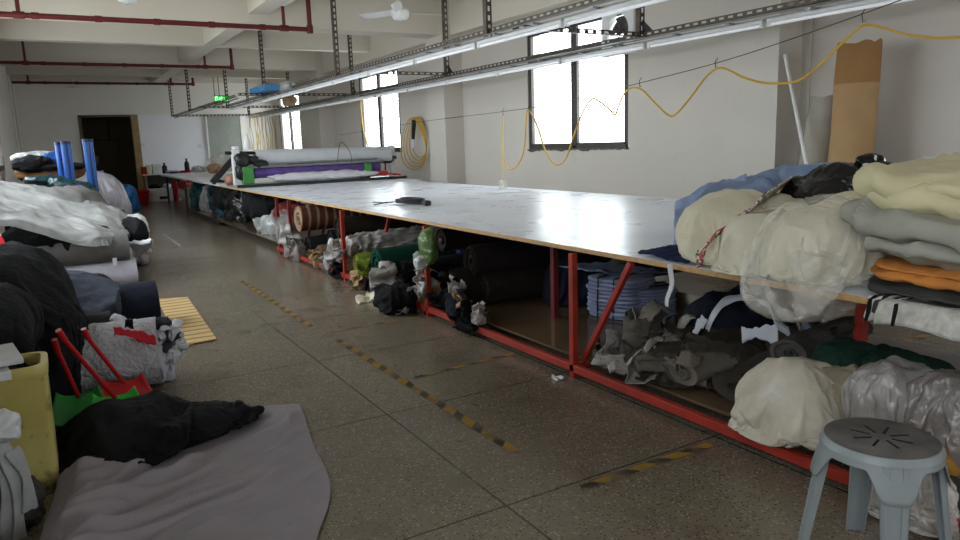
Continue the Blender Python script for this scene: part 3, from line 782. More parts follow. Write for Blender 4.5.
for px, py in ((503, 113), (529, 109), (592, 97), (640, 84), (716, 65), (863, 18)):
    p = at_x(px, py, XH); mb = MB(); mb.tube([p + Vector((.02, 0, .06)), p + Vector((0, .01, .03)), p + Vector((0, 0, -.03)), p + Vector((0, -.02, -.02))], .0035, 6)
    obj('wire_hook', mb, M_blackm, None, {503: 'small hook on the wire holding the hose end above the socket', 529: 'small hook on the wire at the left edge of the window', 592: 'small hook holding the hose in front of the window', 640: 'small hook on the wire at the right edge of the window', 716: 'small hook holding the hose between window and column', 863: 'small hook holding the hose in front of the cardboard tube'}[px], 'hook', 'wire hooks')
a = at_x(503, 117, XH - .05); b = at_x(503, 181, XH - .05)
t = thing('hanging_socket', (b.x, b.y, b.z - .15), 'white socket box hanging on a thin cord over the table', 'socket')
mb = MB(); mb.tube([a, (a + b) / 2 + Vector((0, .01, 0)), b], .006, 6); obj('cord', mb, M_string, t)
mb = MB(); mb.box((b.x - .03, b.y - .055, b.z - .17), (b.x + .03, b.y + .055, b.z + .01)); obj('socket_box', mb, mat('ivory_plastic', (210, 204, 196), .4, .04), t, bevel=.01)
mb = MB()
for dz in (-.04, -.1):
    for dy in (-.02, .02): mb.box((b.x - .034, b.y + dy - .004, b.z + dz - .012), (b.x - .029, b.y + dy + .004, b.z + dz + .012))
obj('socket_slots', mb, M_blackm, t, smooth=0)
# coiled hose on its hook
t = thing('coiled_hose', tuple(at_x(420, 165, 6.1)), 'coil of yellow hose hanging on the wall past the far window edge', 'hose')
c = at_x(417, 140, 6.12)
for j in range(5):
    mb = MB(); ry = .3 + .06 * j; rz = .38 + .03 * j
    mb.tube([(6.12 - .012 * j, c.y + .05 * (j - 2) + ry * math.sin(a) * (1 - .35 * math.cos(a)), c.z + .43 - rz + rz * math.cos(a)) for a in [2 * math.pi * k / 28 for k in range(29)]], .010, 6); obj('coil_loop', mb, M_ylw, t)
p = at_x(414, 120, 6.05); q_ = at_x(413, 139, 6.05)
mb = MB(); mb.tube([p, q_], [.05, .035], 8); obj('air_gun', mb, M_blackm, t)
mb = MB(); mb.tube([q_, at_x(413, 148, 6.05)], .03, 8); obj('white_nozzle', mb, M_white, t)
mb = MB(); pts = [at_x(px, py, 5.95) for px, py in ((360, 96), (361, 110), (363, 128), (367, 143), (371, 158), (376, 170), (380, 160))]
mb.tube(smooth_path(pts), .014, 6); obj('hanging_cable', mb, M_ylw, None, 'yellow cable hanging in front of the middle window', 'cable')
rnd = random.Random(4)
for j in range(14):
    y = 22.2 - j * .19; x = XL_ + rnd.uniform(-.05, .05); zb = rnd.uniform(.9, 1.25)
    mb = MB(); pts = [(x, y, ZR + .02)] + [(x + rnd.uniform(-.03, .03), y + rnd.uniform(-.04, .04), ZR + .02 - (ZR - zb) * k / 5) for k in range(1, 6)]
    mb.tube(smooth_path(pts, 3), .011, 5)
    obj('dangling_string', mb, M_string, None, 'thin yellow cord hanging from the far end of the right overhead rail', 'string', 'yellow cords at the far end of the rail')

# leaning things by the near column
a = at_x(785, 55, 5.86); b = at_x(808, 172, 5.55)
g = a + (b - a) * ((a.z - .01) / (a.z - b.z)) if a.z != b.z else b
t = MB(); t.tube([a, g], .017, 10); obj('leaning_pole', t, M_white, None, 'thin white pole leaning against the wall column', 'pole')
def lean_tube(name, tl, tr, x, xb, m, label, cat, jag=.03, seed=1):
    a = at_x(*tl, x); b = at_x(*tr, x); r = (a - b).length / 2; c = (a + b) / 2
    base_ = Vector((xb, c.y + .02, 0)); axis = (c - base_)
    mb = MB(); n = 40; vs = []; L = 14
    for ring_, rr in ((0, r), (1, r - .012)):
        for i in range(L + 1):
            for k in range(n):
                an = 2 * math.pi * k / n; t_ = i / L
                q = base_ + axis * t_ + Vector((math.cos(an) * rr, math.sin(an) * rr, 0))
                if i == L: q.z += jag * (noise.noise(Vector((math.cos(an) * 2, math.sin(an) * 2, seed))) + .5 * (math.sin(an * 3) > .6))
                q += Vector((math.cos(an), math.sin(an), 0)) * .012 * noise.noise(q * 3 + Vector((seed, 0, 0)))
                vs.append(q)
    o2 = (L + 1) * n
    fs = []
    for i in range(L):
        for k in range(n):
            k2 = (k + 1) % n
            fs.append((i * n + k, i * n + k2, (i + 1) * n + k2, (i + 1) * n + k)); fs.append((o2 + i * n + k2, o2 + i * n + k, o2 + (i + 1) * n + k, o2 + (i + 1) * n + k2))
    for k in range(n):
        k2 = (k + 1) % n; fs.append((L * n + k, L * n + k2, o2 + L * n + k2, o2 + L * n + k)); fs.append((k2, k, o2 + k, o2 + k2))
    mb.add(vs, fs)
    return obj(name, mb, m, None, label, cat, smooth=50)
def card2():
    m, nt, b, tc, sp = base('two_tone_cardboard', .85, .2)
    s = math_node(nt, 'GREATER_THAN', sp.outputs[2], 1.72)
    c = mixc(nt, s, lin((172, 140, 102)), lin((150, 112, 72)))
    c = mixc(nt, math_node(nt, 'MULTIPLY', ramp(nt, noise_n(nt, tc, 4, 6), .5, .7), .2), c, lin((120, 90, 56)))
    nt.links.new(c, b.inputs['Base Color']); return m
lean_tube('cardboard_tube', (841, 44), (880, 44), 5.86, 5.8, card2(), 'tall brown cardboard tube with a torn top leaning on the wall', 'tube', .03, 2)
lean_tube('paper_roll', (814, 97), (842, 97), 5.98, 5.66, mat('grey_paper', (168, 162, 150), .85, .06), 'short grey paper roll leaning on the wall behind the cardboard tube', 'roll', .02, 5)

# ================================================================== CUTTING TABLE
TZ = .747; TX0, TX1, TY0, TY1 = 2.49, 5.15, .3, 13.2
tb = thing('cutting_table', ((TX0 + TX1) / 2, 6.5, 0), 'very long white cutting table with red steel frame and low shelf', 'table')
mb = MB(); mb.box((TX0 + .002, TY0, TZ - .02), (TX1, TY1, TZ)); obj('tabletop', mb, M_lam, tb, smooth=0)
mb = MB(); mb.box((TX0 - .004, TY0 - .004, TZ - .024), (TX0 + .002, TY1, TZ - .001)); mb.box((TX0, TY0 - .004, TZ - .024), (TX1, TY0, TZ - .001)); mb.box((TX0, TY0, TZ - .026), (TX1, TY1, TZ - .0205)); obj('plywood_edge', mb, M_ply, tb, smooth=0)
mb = MB(); mb.box((TX0 + .02, TY0 + .1, .085), (TX1 - .9, TY1, .1)); obj('shelf_board', mb, M_board, tb, smooth=0)
mb = MB(); mb.box((TX0 - .068, TY0, .035), (TX0 - .032, 9.4, .08)); obj('front_rail', mb, M_red, tb, smooth=0, bevel=.003)
mb = MB(); mb.box((TX1 - .93, TY0, .045), (TX1 - .89, TY1, .09)); obj('back_rail', mb, M_redshaded, tb, smooth=0, bevel=.003)
mb = MB(); mb.box((TX0 + .33, TY0, TZ - .062), (TX0 + .37, TY1, TZ - .027)); obj('top_rail', mb, M_red, tb, smooth=0)
mb = MB(); mb.box((TX1 - .93, TY0, TZ - .062), (TX1 - .89, TY1, TZ - .027)); obj('top_rail', mb, M_redshaded, tb, smooth=0)
posts = [at_x(573.5, 330, TX0 - .05).y, at_x(428, 290, TX0 - .05).y, at_x(344, 250, TX0 - .05).y, 8.75, 9.3]
for i, y in enumerate(posts):
    x = TX0 - .05; mb = MB(); mb.box((x - .018, y - .018, 0), (x + .018, y + .018, TZ - .027)); obj('leg', mb, M_red if i < 3 else M_redshaded, tb, smooth=0, bevel=.002)
    if i in (1,): continue
    mb = MB(); mb.bar((TX0 - .0 + (.3 if i else 0), y - .03, .1), (TX0 + .0 + (.3 if i else 0), y - .42, TZ - .03), .03, .03); obj('brace', mb, M_red if i < 3 else M_redshaded, tb, smooth=0, bevel=.002)
    mb = MB(); xb = TX0 + .42; mb.box((TX1 - .93, y - .02, 0), (TX1 - .89, y + .02, TZ - .027)); obj('leg', mb, M_redshaded, tb, smooth=0)
    mb = MB(); mb.box((TX0 - .03, y - .015, .05), (TX1 - .9, y + .015, .084)); obj('cross_rail', mb, M_red, tb, smooth=0)
p = at_x(555, 320, 2.95); mb = MB(); mb.box((2.93, p.y - .02, .1), (2.97, p.y + .02, TZ - .026)); obj('leg', mb, M_redshaded, tb, smooth=0)
p = at_x(861, 330, 2.95); mb = MB(); mb.box((2.93, p.y - .022, .1), (2.97, p.y + .022, TZ - .026)); obj('leg', mb, M_red, tb, smooth=0, bevel=.002)
for px, px2 in ((735, 748), (755, 768)):
    a = at_x(px, 278, 4.24); b = at_x(px2, 320, 4.24); mb = MB(); mb.bar((4.24, a.y + .1, TZ - .03), (4.24, b.y - .1, .1), .045); obj('brace', mb, M_redshaded, tb, smooth=0)
# white strip dangling from the edge
a = at_x(672, 265, TX0 - .02); b = at_x(671, 307, TX0 - .02); mb = MB()
def fn(u, v): q = a + (b - a) * u; return (q.x - .012 + .012 * math.sin(u * 5), q.y + (v - .5) * (.035 - .012 * u) + .006 * math.sin(u * 9), q.z + .005)
sheet(mb, fn, 16, 2); obj('cloth_strip', mb, M_whitec, None, 'narrow white cloth strip dangling from the table edge', 'cloth strip', solid=.002)
# far table
t2 = thing('cutting_table', (3.8, 17, 0), 'white cutting table beyond the roll spreading machine, on dark legs', 'table')
mb = MB(); mb.box((2.56, 13.35, TZ - .04), (5.1, 21.6, TZ)); obj('tabletop', mb, mat('white_tabletop', (226, 226, 226), .3, .04), t2, smooth=0, bevel=.004)
mb = MB(); mb.box((2.5, 13.4, .07), (4.4, 16.9, .1)); obj('shelf_board', mb, M_board, t2, smooth=0)
M_dleg = mat('dark_steel_leg', (44, 34, 34), .5, .1)
for x, y in ((2.45, 16.75), (2.62, 14.6), (2.66, 21.3), (5.0, 13.6), (5.0, 17), (5.0, 21.3)):
    mb = MB(); mb.box((x - .025, y - .025, 0), (x + .025, y + .025, TZ - .04)); obj('leg', mb, M_dleg, t2, smooth=0)
mb = MB(); mb.box((2.44, 16.6, TZ - .04), (2.58, 16.9, TZ - .02)); obj('leg_bracket', mb, M_dleg, t2, smooth=0)
mb = MB(); mb.box((2.46, 13.4, .06), (2.5, 16.8, .1)); obj('front_rail', mb, M_dleg, t2, smooth=0)

# black cutter cable pack on the table
p = at_z(398, 203.5, TZ); q = at_z(428, 206.5, TZ)
t = thing('cable_bundle', tuple((p + q) / 2), 'black bundled cable with plug lying on the white tabletop', 'cable')
d = (q - p); mb = MB(); c1 = p + d * .25
mb.bar(p + Vector((0, 0, .03)), p + d * .5 + Vector((0, 0, .03)), .07, .045); obj('grip', mb, M_blackm, t, bevel=.012)
for j in range(4):
    mb = MB(); s = Vector((-d.y, d.x, 0)).normalized()
    mb.tube([p + d * (.5 + .33 * math.cos(a)) + s * (.05 + .012 * j) * math.sin(a) + Vector((0, 0, .02 + .014 * j)) for a in [2 * math.pi * k / 20 for k in range(21)]], .008, 6); obj('cable_loop', mb, M_blackm, t)
mb = MB(); mb.bar(q - d * .12 + Vector((0, 0, .035)), q + d * .02 + Vector((0, 0, .03)), .07, .05); obj('plug', mb, M_blackm, t, bevel=.01)
e1 = at_z(373, 202, TZ + .01); e2 = at_z(374, 205, TZ + .01); mb = MB(); mb.tube([p + Vector((0, 0, .02)), (p + e1) / 2, e1], .006, 6); mb.tube([p + Vector((0, 0, .02)), (p + e2) / 2 + Vector((0, 0, .02)), e2], .006, 6); obj('lead', mb, M_blackm, t)
# scissors / red tool and cloth pad near the machine
p = at_z(365, 180, TZ)
t = thing('tape_dispenser', tuple(p), 'dark red hand tool lying on the tabletop by the spreading machine', 'tool')
mb = MB(); mb.lathe([(.02, -.045), (.13, -.04), (.14, 0), (.13, .04), (.02, .045)], p + Vector((0, 0, .14)), 20, 'Y'); obj('tape_wheel', mb, mat('dark_red_plastic', (126, 28, 36), .4), t)
mb = MB(); mb.bar(p + Vector((.1, 0, .12)), p + Vector((.42, -.05, .1)), .05, .09); mb.bar(p + Vector((.4, -.05, .1)), p + Vector((.65, -.1, .06)), .03, .03); obj('handle', mb, M_redp, t, bevel=.01)

# ================================================================== SPREADING MACHINE
ym = 12.3
mc = thing('cloth_spreading_machine', (3.9, ym, TZ), 'cloth spreading machine across the table holding big pale rolls', 'machine')
xl = at_y(236, 170, ym).x; xr = at_y(392, 165, ym).x
mb = MB(); mb.box((xl - .05, ym - .06, TZ), (xl + .07, ym + .06, 1.35)); obj('end_post', mb, M_white, mc, bevel=.01)
mb = MB(); mb.box((xr - .05, ym - .05, TZ), (xr + .05, ym + .05, 1.34)); obj('end_post', mb, M_white, mc, bevel=.01)
p0 = at_y(225, 153, ym); p1 = at_y(256, 153, ym); mb = MB(); mb.tube([p0, p1], .028, 8); obj('push_handle', mb, M_blackm, mc)
mb = MB(); mb.box((xl - .1, ym - .5, TZ + .0), (xr + .05, ym - .44, TZ + .045)); obj('base_bar', mb, M_blackm, mc, bevel=.004)
mb = MB(); mb.box((xl - .1, ym - .44, TZ + .0), (xr + .1, ym + .3, TZ + .03)); obj('carriage_tray', mb, M_greym, mc, bevel=.004)
a = at_y(257, 158, ym - .1); b = at_y(391, 155, ym - .1)
rb = obj('cloth_roll', roll_mb((a.x, ym, a.z - .02), (b.x, ym, b.z + .0), .155, 3, .006, low=.01), mat('pale_grey_cloth', (198, 200, 204), .85, .03), mc, smooth=50, label='big pale grey cloth roll on top')
a = at_y(250, 172, ym - .2); mb = MB(); obj('cloth_roll', roll_mb((a.x + .05, ym - .22, .96), (xr - .35, ym - .22, .97), .085, 8, .02), M_purple, mc, smooth=50, label='purple cloth roll')
mb = MB(); blob(mb, ((xl + xr) / 2, ym - .3, .86), (.95, .13, .08), 5, .05, 5, .2); obj('white_cloth_fold', mb, M_whitec, mc, smooth=60, label='crumpled white cloth')
mb = MB(); mb.tube([(xl, ym - .3, 1.06), (xr - .3, ym - .3, 1.07)], .02, 8); mb.tube([(xl, ym - .28, 1.1), (xr - .4, ym - .28, 1.12)], .016, 8); obj('guide_rod', mb, M_greym, mc)
a = at_y(285, 166, ym); b = at_y(352, 163, ym); mb = MB(); mb.box((a.x, ym - .2, a.z - .0), (b.x, ym - .1, a.z + .035)); obj('dark_strip', mb, M_dgreen, mc)
for px, w_, pz in ((247, .085, (167, 184)), (367, .06, (163, 174))):
    a = at_y(px, pz[0], ym - .3); b = at_y(px, pz[1], ym - .3); mb = MB(); mb.box((a.x - w_, ym - .38, max(TZ + .03, b.z)), (a.x + w_, ym - .2, a.z)); obj('motor_block', mb, mat('machine_green', (60, 136, 60), .45), mc, bevel=.012)
for px, py, d in ((243, 160, (.12, .12, .1)), (252, 160, (.1, .1, .07)), (260, 164, (.12, .08, .06)), (240, 172, (.06, .1, .12))):
    a = at_y(px, py, ym - .25); mb = MB(); blob(mb, a, d, px, .03, 8, .2, n=4); obj('drive_housing', mb, M_blackm, mc, smooth=50)
mb = MB(); a = at_y(212, 183, ym + .3); b = at_y(235, 157, ym + .3); mb.bar(a, b, .06, .1); obj('control_arm', mb, M_blackm, mc, bevel=.01)
a = at_y(231, 180, ym + .2); mb = MB(); blob(mb, a, (.1, .1, .09), 2, .03, 6, n=4); obj('cable_reel', mb, mat('pinkish_brown_plastic', (176, 128, 112), .5), mc)
for dx in (0, .17, .4, .62):
    mb = MB(); mb.tube([(xl - .05 + dx * .8, ym - .5, TZ + .02), (xl - .06 + dx * .8, ym - .55, .5), (xl - .04 + dx * .8, ym - .53, .15)], .013, 6); obj('hanging_cable', mb, M_blackm, mc)
mb = MB(); mb.tube([(xr - .5, ym - .2, 1.05), (xr - .1, ym - .2, 1.04), (xr, ym - .1, 1.1)], .016); mb.tube([(xr - .22, ym - .2, 1.04), (xr - .22, ym - .2, .9)], .014); mb.lathe([(.01, -.03), (.05, -.03), (.05, .03), (.01, .03)], (xr, ym - .1, 1.12), 12); obj('tension_arm', mb, M_blackm, mc)
mb = MB(); mb.lathe([(.02, 0), (.06, .01), (.06, .05), (.02, .06)], (xl + .02, ym, 1.35), 12); obj('white_knob', mb, M_white, mc)
mb = MB(); a = at_y(246, 152, ym + .3); mb.lathe([(.05, -.02), (.055, .0), (.055, .13), (.02, .18), (.02, .22), (.025, .24)], (a.x, a.y - .15, 1.37), 12); obj('bottle_cone', mb, M_white, mc)
mb = MB(); xg = at_y(338, 150, ym).x; mb.tube(smooth_path([(xg - .12, ym - .3, TZ + .1), (xg - .12, ym - .3, 1.15), (xg - .02, ym - .25, 1.42), (xg + .12, ym - .3, 1.2), (xg + .1, ym - .34, TZ + .1)]), .006, 6); obj('thread_guide', mb, M_steel, mc)
a = at_z(400, 180.5, TZ); mb = MB(); mb.box((a.x - .65, a.y - .35, TZ + .001), (a.x + .25, a.y + .25, TZ + .012)); obj('paper_pad', mb, M_whitec, None, 'flat white paper sheets lying behind the red tool', 'paper', smooth=0)

# ================================================================== RIGHT: CLOTH ON THE TABLE
def zsheet(name, m, label, cat, pts, seed, nu=40, nv=24, amp=.02, f=6, solid=.006, zf=None, group=None, st=(1, 1, 1)):
    """cloth laid over a quad of points (a,b,c,d) with wrinkles; zf(u,v) adds height"""
    a, b, c, d = [Vector(p) for p in pts]; mb = MB()
    def fn(u, v):
        p = (a * (1 - u) + b * u) * (1 - v) + (d * (1 - u) + c * u) * v
        e = .06 * noise.noise(Vector((u * 4, v * 4, seed)))
        p = p + Vector((e * .4, e * .5, 0))
        h = amp * .8 * (wrinkle(p, f, seed, st) + .4)
        if zf: h += zf(u, v)
        return p + Vector((0, 0, h))
    sheet(mb, fn, nu, nv); return obj(name, mb, m, None, label, cat, group, solid=solid, smooth=70)
def pad(mb, c, d, seed, amp=.015, p=5.5, pz=2.4, rz=0, n=6, low=.03, f=5, slope=(0, 0), st=(1, 1, 1), sag=None):
    vs, fs = ico(n); c = Vector(c); m = Matrix.Rotation(rz, 3, 'Z'); out = []
    for u in vs:
        h = (abs(u.x) ** p + abs(u.y) ** p) ** (1 / p); r = (h ** pz + abs(u.z) ** pz) ** (-1 / pz)
        q = Vector((u.x * d[0], u.y * d[1], u.z * d[2])) * r
        nrm = Vector((u.x / d[0], u.y / d[1], u.z / d[2])).normalized()
        q += nrm * (amp * wrinkle(q + c, f, seed, st) + low * d[0] * noise.noise(u * 1.6 + Vector((seed, seed * 2.3, 0))))
        q.z += slope[0] * q.x + slope[1] * q.y
        if sag: q.z -= sag(q + c)
        out.append(m @ q + c)
    return mb.add(out, fs)
# folded blankets, bottom to top
def hang(x0, k): return lambda q: max(0, x0 - q.x) * k
def blanket(m, label, layers, name='folded_blanket', cat='blanket', tag_=None):
    mb = MB()
    for l in layers: pad(mb, **l)
    return obj(name, mb, m, None, label, cat, 'folded cloths stacked on the near end of the table' if cat == 'blanket' else None, smooth=70)
by = 1.13
blanket(M_char, 'thin charcoal folded cloth beneath the orange cloth on the table end', [dict(c=(2.95, by - .1, TZ + .035), d=(.48, .53, .035), seed=31, amp=.02, low=.02)])
blanket(M_orange, 'orange folded cloth under the grey blanket, pressed flat', [dict(c=(2.93, by - .1, TZ + .09), d=(.46, .52, .03), seed=33, amp=.02, low=.02, n=6), dict(c=(2.92, by - .09, TZ + .115), d=(.45, .49, .025), seed=34, amp=.015, low=.02, n=5)])
blanket(M_greyb, 'sage grey folded blanket between the cream and orange ones', [dict(c=(2.93, by - .08, TZ + .172), d=(.47, .54, .062), seed=36, amp=.04, low=.02, f=4, slope=(0, .07)), dict(c=(2.95, by - .06, TZ + .235), d=(.5, .6, .08), seed=37, amp=.055, low=.025, f=3.4, slope=(0, .12))])
blanket(M_creamb, 'thick cream folded blanket on top of the pile at the table end', [dict(c=(2.97, by - .09, TZ + .325), d=(.5, .53, .07), seed=41, amp=.05, low=.025, f=3.6, slope=(0, .1)), dict(c=(2.98, by - .07, TZ + .4), d=(.5, .57, .075), seed=42, amp=.06, low=.025, f=3.4, slope=(0, .02))])
zsheet('thin_sheet', M_pale if False else M_whitec, 'thin white cloth lying on top of the cream blanket', 'cloth', [(2.85, .7, TZ + .475), (3.4, .7, TZ + .475), (3.4, 1.6, TZ + .475), (3.05, 1.62, TZ + .47)], 3, amp=.025, solid=.005)
# striped and pale cloth hanging off the edge
def hanging(name, m, label, y0, y1, drop, seed, x_=TX0 - .03, nv=30, wav=.02, top=.35, slant=0):
    mb = MB(); L = top + drop
    def fn(u, v):
        s = v * L; y = y0 + (y1 - y0) * u + .01 * noise.noise(Vector((u * 5, v * 5, seed)))
        dr = drop * (1 + .3 * noise.noise(Vector((u * 2.2, seed, 0))) - slant * u)
        fold_ = wav * math.sin(u * 17 + seed) * min(1, max(0, v - .3) * 2) + .012 * noise.noise(Vector((u * 9, v * 7, seed)))
        if s < top: return (x_ + top - s, y, TZ + .012 + .006 * noise.noise(Vector((u * 6, v * 6, seed))))
        k = (s - top) / drop; return (x_ - .018 - fold_ * 1 - .02 * k, y, TZ + .01 - dr * k)
    sheet(mb, fn, 44, nv); return obj(name, mb, m, None, label, 'cloth', solid=.005, smooth=70)
hanging('draped_cloth', M_char, 'dark grey cloth hanging over the table edge behind the striped one', .8, 1.45, .05, 5, TX0 - .005)
hanging('draped_cloth', M_bwstripe, 'black and white striped cloth hanging off the table end', 1.34, 1.465, .075, 7, TX0 - .02)
hanging('draped_cloth', mat('pale_striped_cloth', (196, 192, 184), .9, .15, 30, bump=.3), 'pale ribbed cloth hanging off the table edge right of the striped one', .6, 1.4, .075, 9, TX0 - .035, slant=.0)

# bundles
softpile('cloth_bundle', 'light blue cloth heap at the back of the bundles on the table', 'cloth', M_blue,
     [dict(c=(3.45, 2.86, TZ + .14), d=(.42, .3, .2), seed=3, amp=.07, f=3.2, n=6, floor=TZ + .004, rz=.5, p=2.3),
      dict(c=(3.95, 2.62, TZ + .22), d=(.5, .3, .2), seed=5, amp=.06, f=3.5, n=6, floor=TZ + .004, rz=-.4, p=2.3)], ground=G_TABLE)
zsheet('cloth_sheet', M_blue2, 'pale blue cloth trailing from the blue heap onto the tabletop', 'cloth', [(2.78, 2.72, TZ + .01), (3.05, 2.5, TZ + .02), (3.5, 2.85, TZ + .34), (3.2, 3.12, TZ + .18)], 6, amp=.05, f=5, zf=lambda u, v: .05 * math.sin(v * 3.1))
softpile('cloth_bundle', 'tan cloth wedged between the blue heap and the black bag', 'cloth', M_tan, [dict(c=(3.42, 2.4, TZ + .24), d=(.3, .16, .12), seed=8, amp=.04, f=5, rz=.6, tilt=0)], ground=G_TABLE)
softpile('cloth_bundle', 'pale cream cloth bundle with rounded side, farthest along the table edge', 'cloth', M_cream,
     [dict(c=(2.84, 2.36, TZ + .14), d=(.3, .23, .19), seed=11, amp=.05, f=3, n=6, floor=TZ + .003, rz=.3, low=.1, p=2.4)], ground=G_TABLE)
softpile('cloth_bundle', 'cream cloth bundle below the floral strip, between rounded and wrapped ones', 'cloth', mat('cream_cloth_warm', (210, 204, 184), .9, .06, bump=.12, bscale=25, spec=.2),
     [dict(c=(2.74, 2.1, TZ + .115), d=(.26, .17, .14), seed=13, amp=.05, f=3.4, n=6, floor=TZ + .003, rz=.2, low=.1, p=2.4),
      dict(c=(2.98, 2.2, TZ + .19), d=(.26, .16, .13), seed=14, amp=.04, f=3.6, n=6, rz=.4)], ground=G_TABLE)
# floral strip draped over the bundles
sp_ = smooth_path([at_x(*q) for q in ((699, 266, 2.44), (702, 250, 2.45), (710, 240, 2.48), (722, 230, 2.53), (740, 217, 2.6), (758, 202, 2.7), (772, 192, 2.85), (786, 183, 3.05))], 6); mb = MB()
def fn(u, v):
    q = poly(sp_, u); w_ = .03 + .05 * u + .012 * math.sin(u * 11)
    return q + Vector((.01 * math.cos((v - .5) * 3), -(v - .5) * w_, (v - .5) * w_ * .9 + .01 * noise.noise(Vector((u * 9, v * 5, 1)))))
sheet(mb, fn, 60, 8); obj('floral_strip', mb, M_floral, None, 'floral patterned cloth strip running between the cream bundles', 'cloth', solid=.008, smooth=70)
pile('cloth_scrap', 'small floral and red scrap hanging at the table edge by the cream bundle', 'cloth', M_floral, [dict(c=(2.53, 2.34, TZ + .06), d=(.02, .035, .04), seed=5, amp=.02, f=9, n=4)])
sp2_ = smooth_path([at_x(*q) for q in ((704, 258, 2.435), (707, 246, 2.44), (716, 236, 2.49), (731, 224, 2.55), (748, 212, 2.63))], 6); mb = MB()
sheet(mb, lambda u, v: poly(sp2_, u) + Vector((-.012, -(v - .5) * .016 + .012 * math.sin(u * 14), (v - .5) * .018)), 40, 2)
obj('coral_strip', mb, mat('coral_cloth', (196, 96, 84), .9), None, 'thin coral red strip beside the floral strip', 'cloth strip', solid=.004)
# wrapped bundle: cream cloth in clear film
softpile('cloth_bundle', 'cream cloth bundle wrapped in clear film, bulging over the table edge', 'cloth', M_cream,
     [dict(c=(2.74, 1.82, TZ + .135), d=(.27, .21, .16), seed=17, amp=.05, f=3, n=6, floor=TZ + .003, low=.08, p=2.4), dict(c=(2.95, 1.78, TZ + .22), d=(.28, .2, .12), seed=19, amp=.03, f=4, n=5)], ground=G_TABLE)
softpile('plastic_wrap', 'clear crinkled plastic film around the cream bundle at the table edge', 'plastic film', M_film,
     [dict(c=(2.7, 1.79, TZ + .125), d=(.29, .225, .19), seed=23, amp=.07, f=5, n=6, low=.12, p=2.3)], ground=G_EDGE, shrink=-.15, bend=.02, k=.92, frames=6)
pile('plastic_wrap', 'crumpled knot of clear film hanging below the table edge', 'plastic film', M_film,
     [dict(c=(2.46, 1.68, TZ + .05), d=(.075, .09, .1), seed=25, amp=.05, f=14, n=5, low=.25), dict(c=(2.45, 1.69, TZ - .04), d=(.03, .06, .06), seed=26, amp=.05, f=14, n=4, low=.3)])
# black bag with knot
t = thing('black_bag', (3.4, 2.05, TZ), 'tied black plastic bag behind the wrapped cream bundle', 'bag')
mb = MB(); bag_ = dict(c=(3.22, 2.02, TZ + .225), d=(.36, .25, .225), seed=29, amp=.06, f=4, low=.12, floor=TZ + .01, rz=-.5); softpile('bag_body', None, None, M_blackbag, [bag_], G_TABLE, shrink=-.3, bend=.03, k=.82, frames=18, parent=t)
k_ = at_x(869, 165, 3.2); mb = MB(); blob(mb, k_, (.045, .05, .05), 4, .05, 14, .3, n=4); blob(mb, k_ + Vector((.0, -.05, -.02)), (.04, .08, .03), 6, .05, 14, .3, n=4); blob(mb, k_ + Vector((.04, .02, -.06)), (.07, .06, .06), 7, .05, 12, .3, n=4); obj('knot', mb, M_blackbag, t, smooth=60)
mb = MB(); blob(mb, k_ + Vector((-.05, -.02, -.005)), (.012, .016, .016), 9, .005, 9, n=3); obj('white_tag', mb, M_whitec, t)
# navy cloth on edge
zsheet('cloth_sheet', M_navyb, 'dark navy cloth lying flat on the table edge below the blue heap', 'cloth', [(2.53, 2.72, TZ + .004), (2.5, 2.36, TZ + .004), (2.78, 2.36, TZ + .01), (2.8, 2.74, TZ + .006)], 12, amp=.02, zf=lambda u, v: .035 * math.sin(u * 3.1) * math.sin(v * 3.1) + .004)

# ================================================================== SHELF UNDER THE TABLE
SZ = .1
# bundles of light blue cut pieces
def bundle(c, d, rz, label, seed):
    t = thing('garment_bundle', (c[0], c[1], c[2]), label, 'garment bundle', 'tied bundles of pale blue cut pieces')
    n = 10; m = Matrix.Rotation(rz, 3, 'Z')
    mb = MB()
    for i in range(n):
        pad(mb, (c[0] + .012 * math.sin(i * 2.1 + seed), c[1] + .012 * math.cos(i * 1.7 + seed), c[2] + d[2] * (2 * i + 1) / n), (d[0], d[1], d[2] / n * 1.15), seed + i, .01, 4, 3.5, rz, n=4, low=.03, f=9)
    obj('stacked_pieces', mb, M_stack, t, smooth=60)
    for k_ in (-.33, .3):
        mb = MB(); y = d[1] * k_; pts = []
        for (a, b) in ((-1.04, .0), (-1.04, 1), (-1, 2.06), (1, 2.06), (1.04, 1), (1.04, .0)): pts.append(m @ Vector((a * d[0], y, b * d[2])) + Vector(c))
        mb.tube(pts, .007, 6); obj('tie_cord', mb, M_blackm, t)
    return t
b1 = at_x(610, 305, 3.3); bundle((b1.x + .1, b1.y, SZ), (.2, .2, .14), .3, 'pale blue garment bundle on the shelf just right of the red brace', 2)
b2 = at_x(648, 303, 3.55); bundle((b2.x, b2.y, SZ), (.17, .15, .1), -.2, 'smaller pale blue garment bundle at the right of its twin', 9)
zsheet('cloth_sheet', M_blue2, 'pale blue folded pieces lying on top of the two garment bundles', 'cloth', [(3.1, 4.15, .42), (3.25, 3.85, .4), (3.75, 3.72, .36), (3.6, 4.1, .41)], 15, amp=.03)
softpile('cloth_bundle', 'dark navy cloth on the shelf behind the pale blue bundles', 'cloth', M_navy, [dict(c=(3.5, 4.35, .3), d=(.32, .2, .2), seed=3, amp=.05, f=5, floor=SZ + .001)], ground=G_SHELF)
pile('cloth_bundle', 'small khaki cloth on top of the pale blue bundles', 'cloth', mat('khaki_cloth', (120, 116, 84), .9), [dict(c=(3.62, 4.05, .45), d=(.08, .07, .05), seed=6, amp=.03, f=8, n=4)])
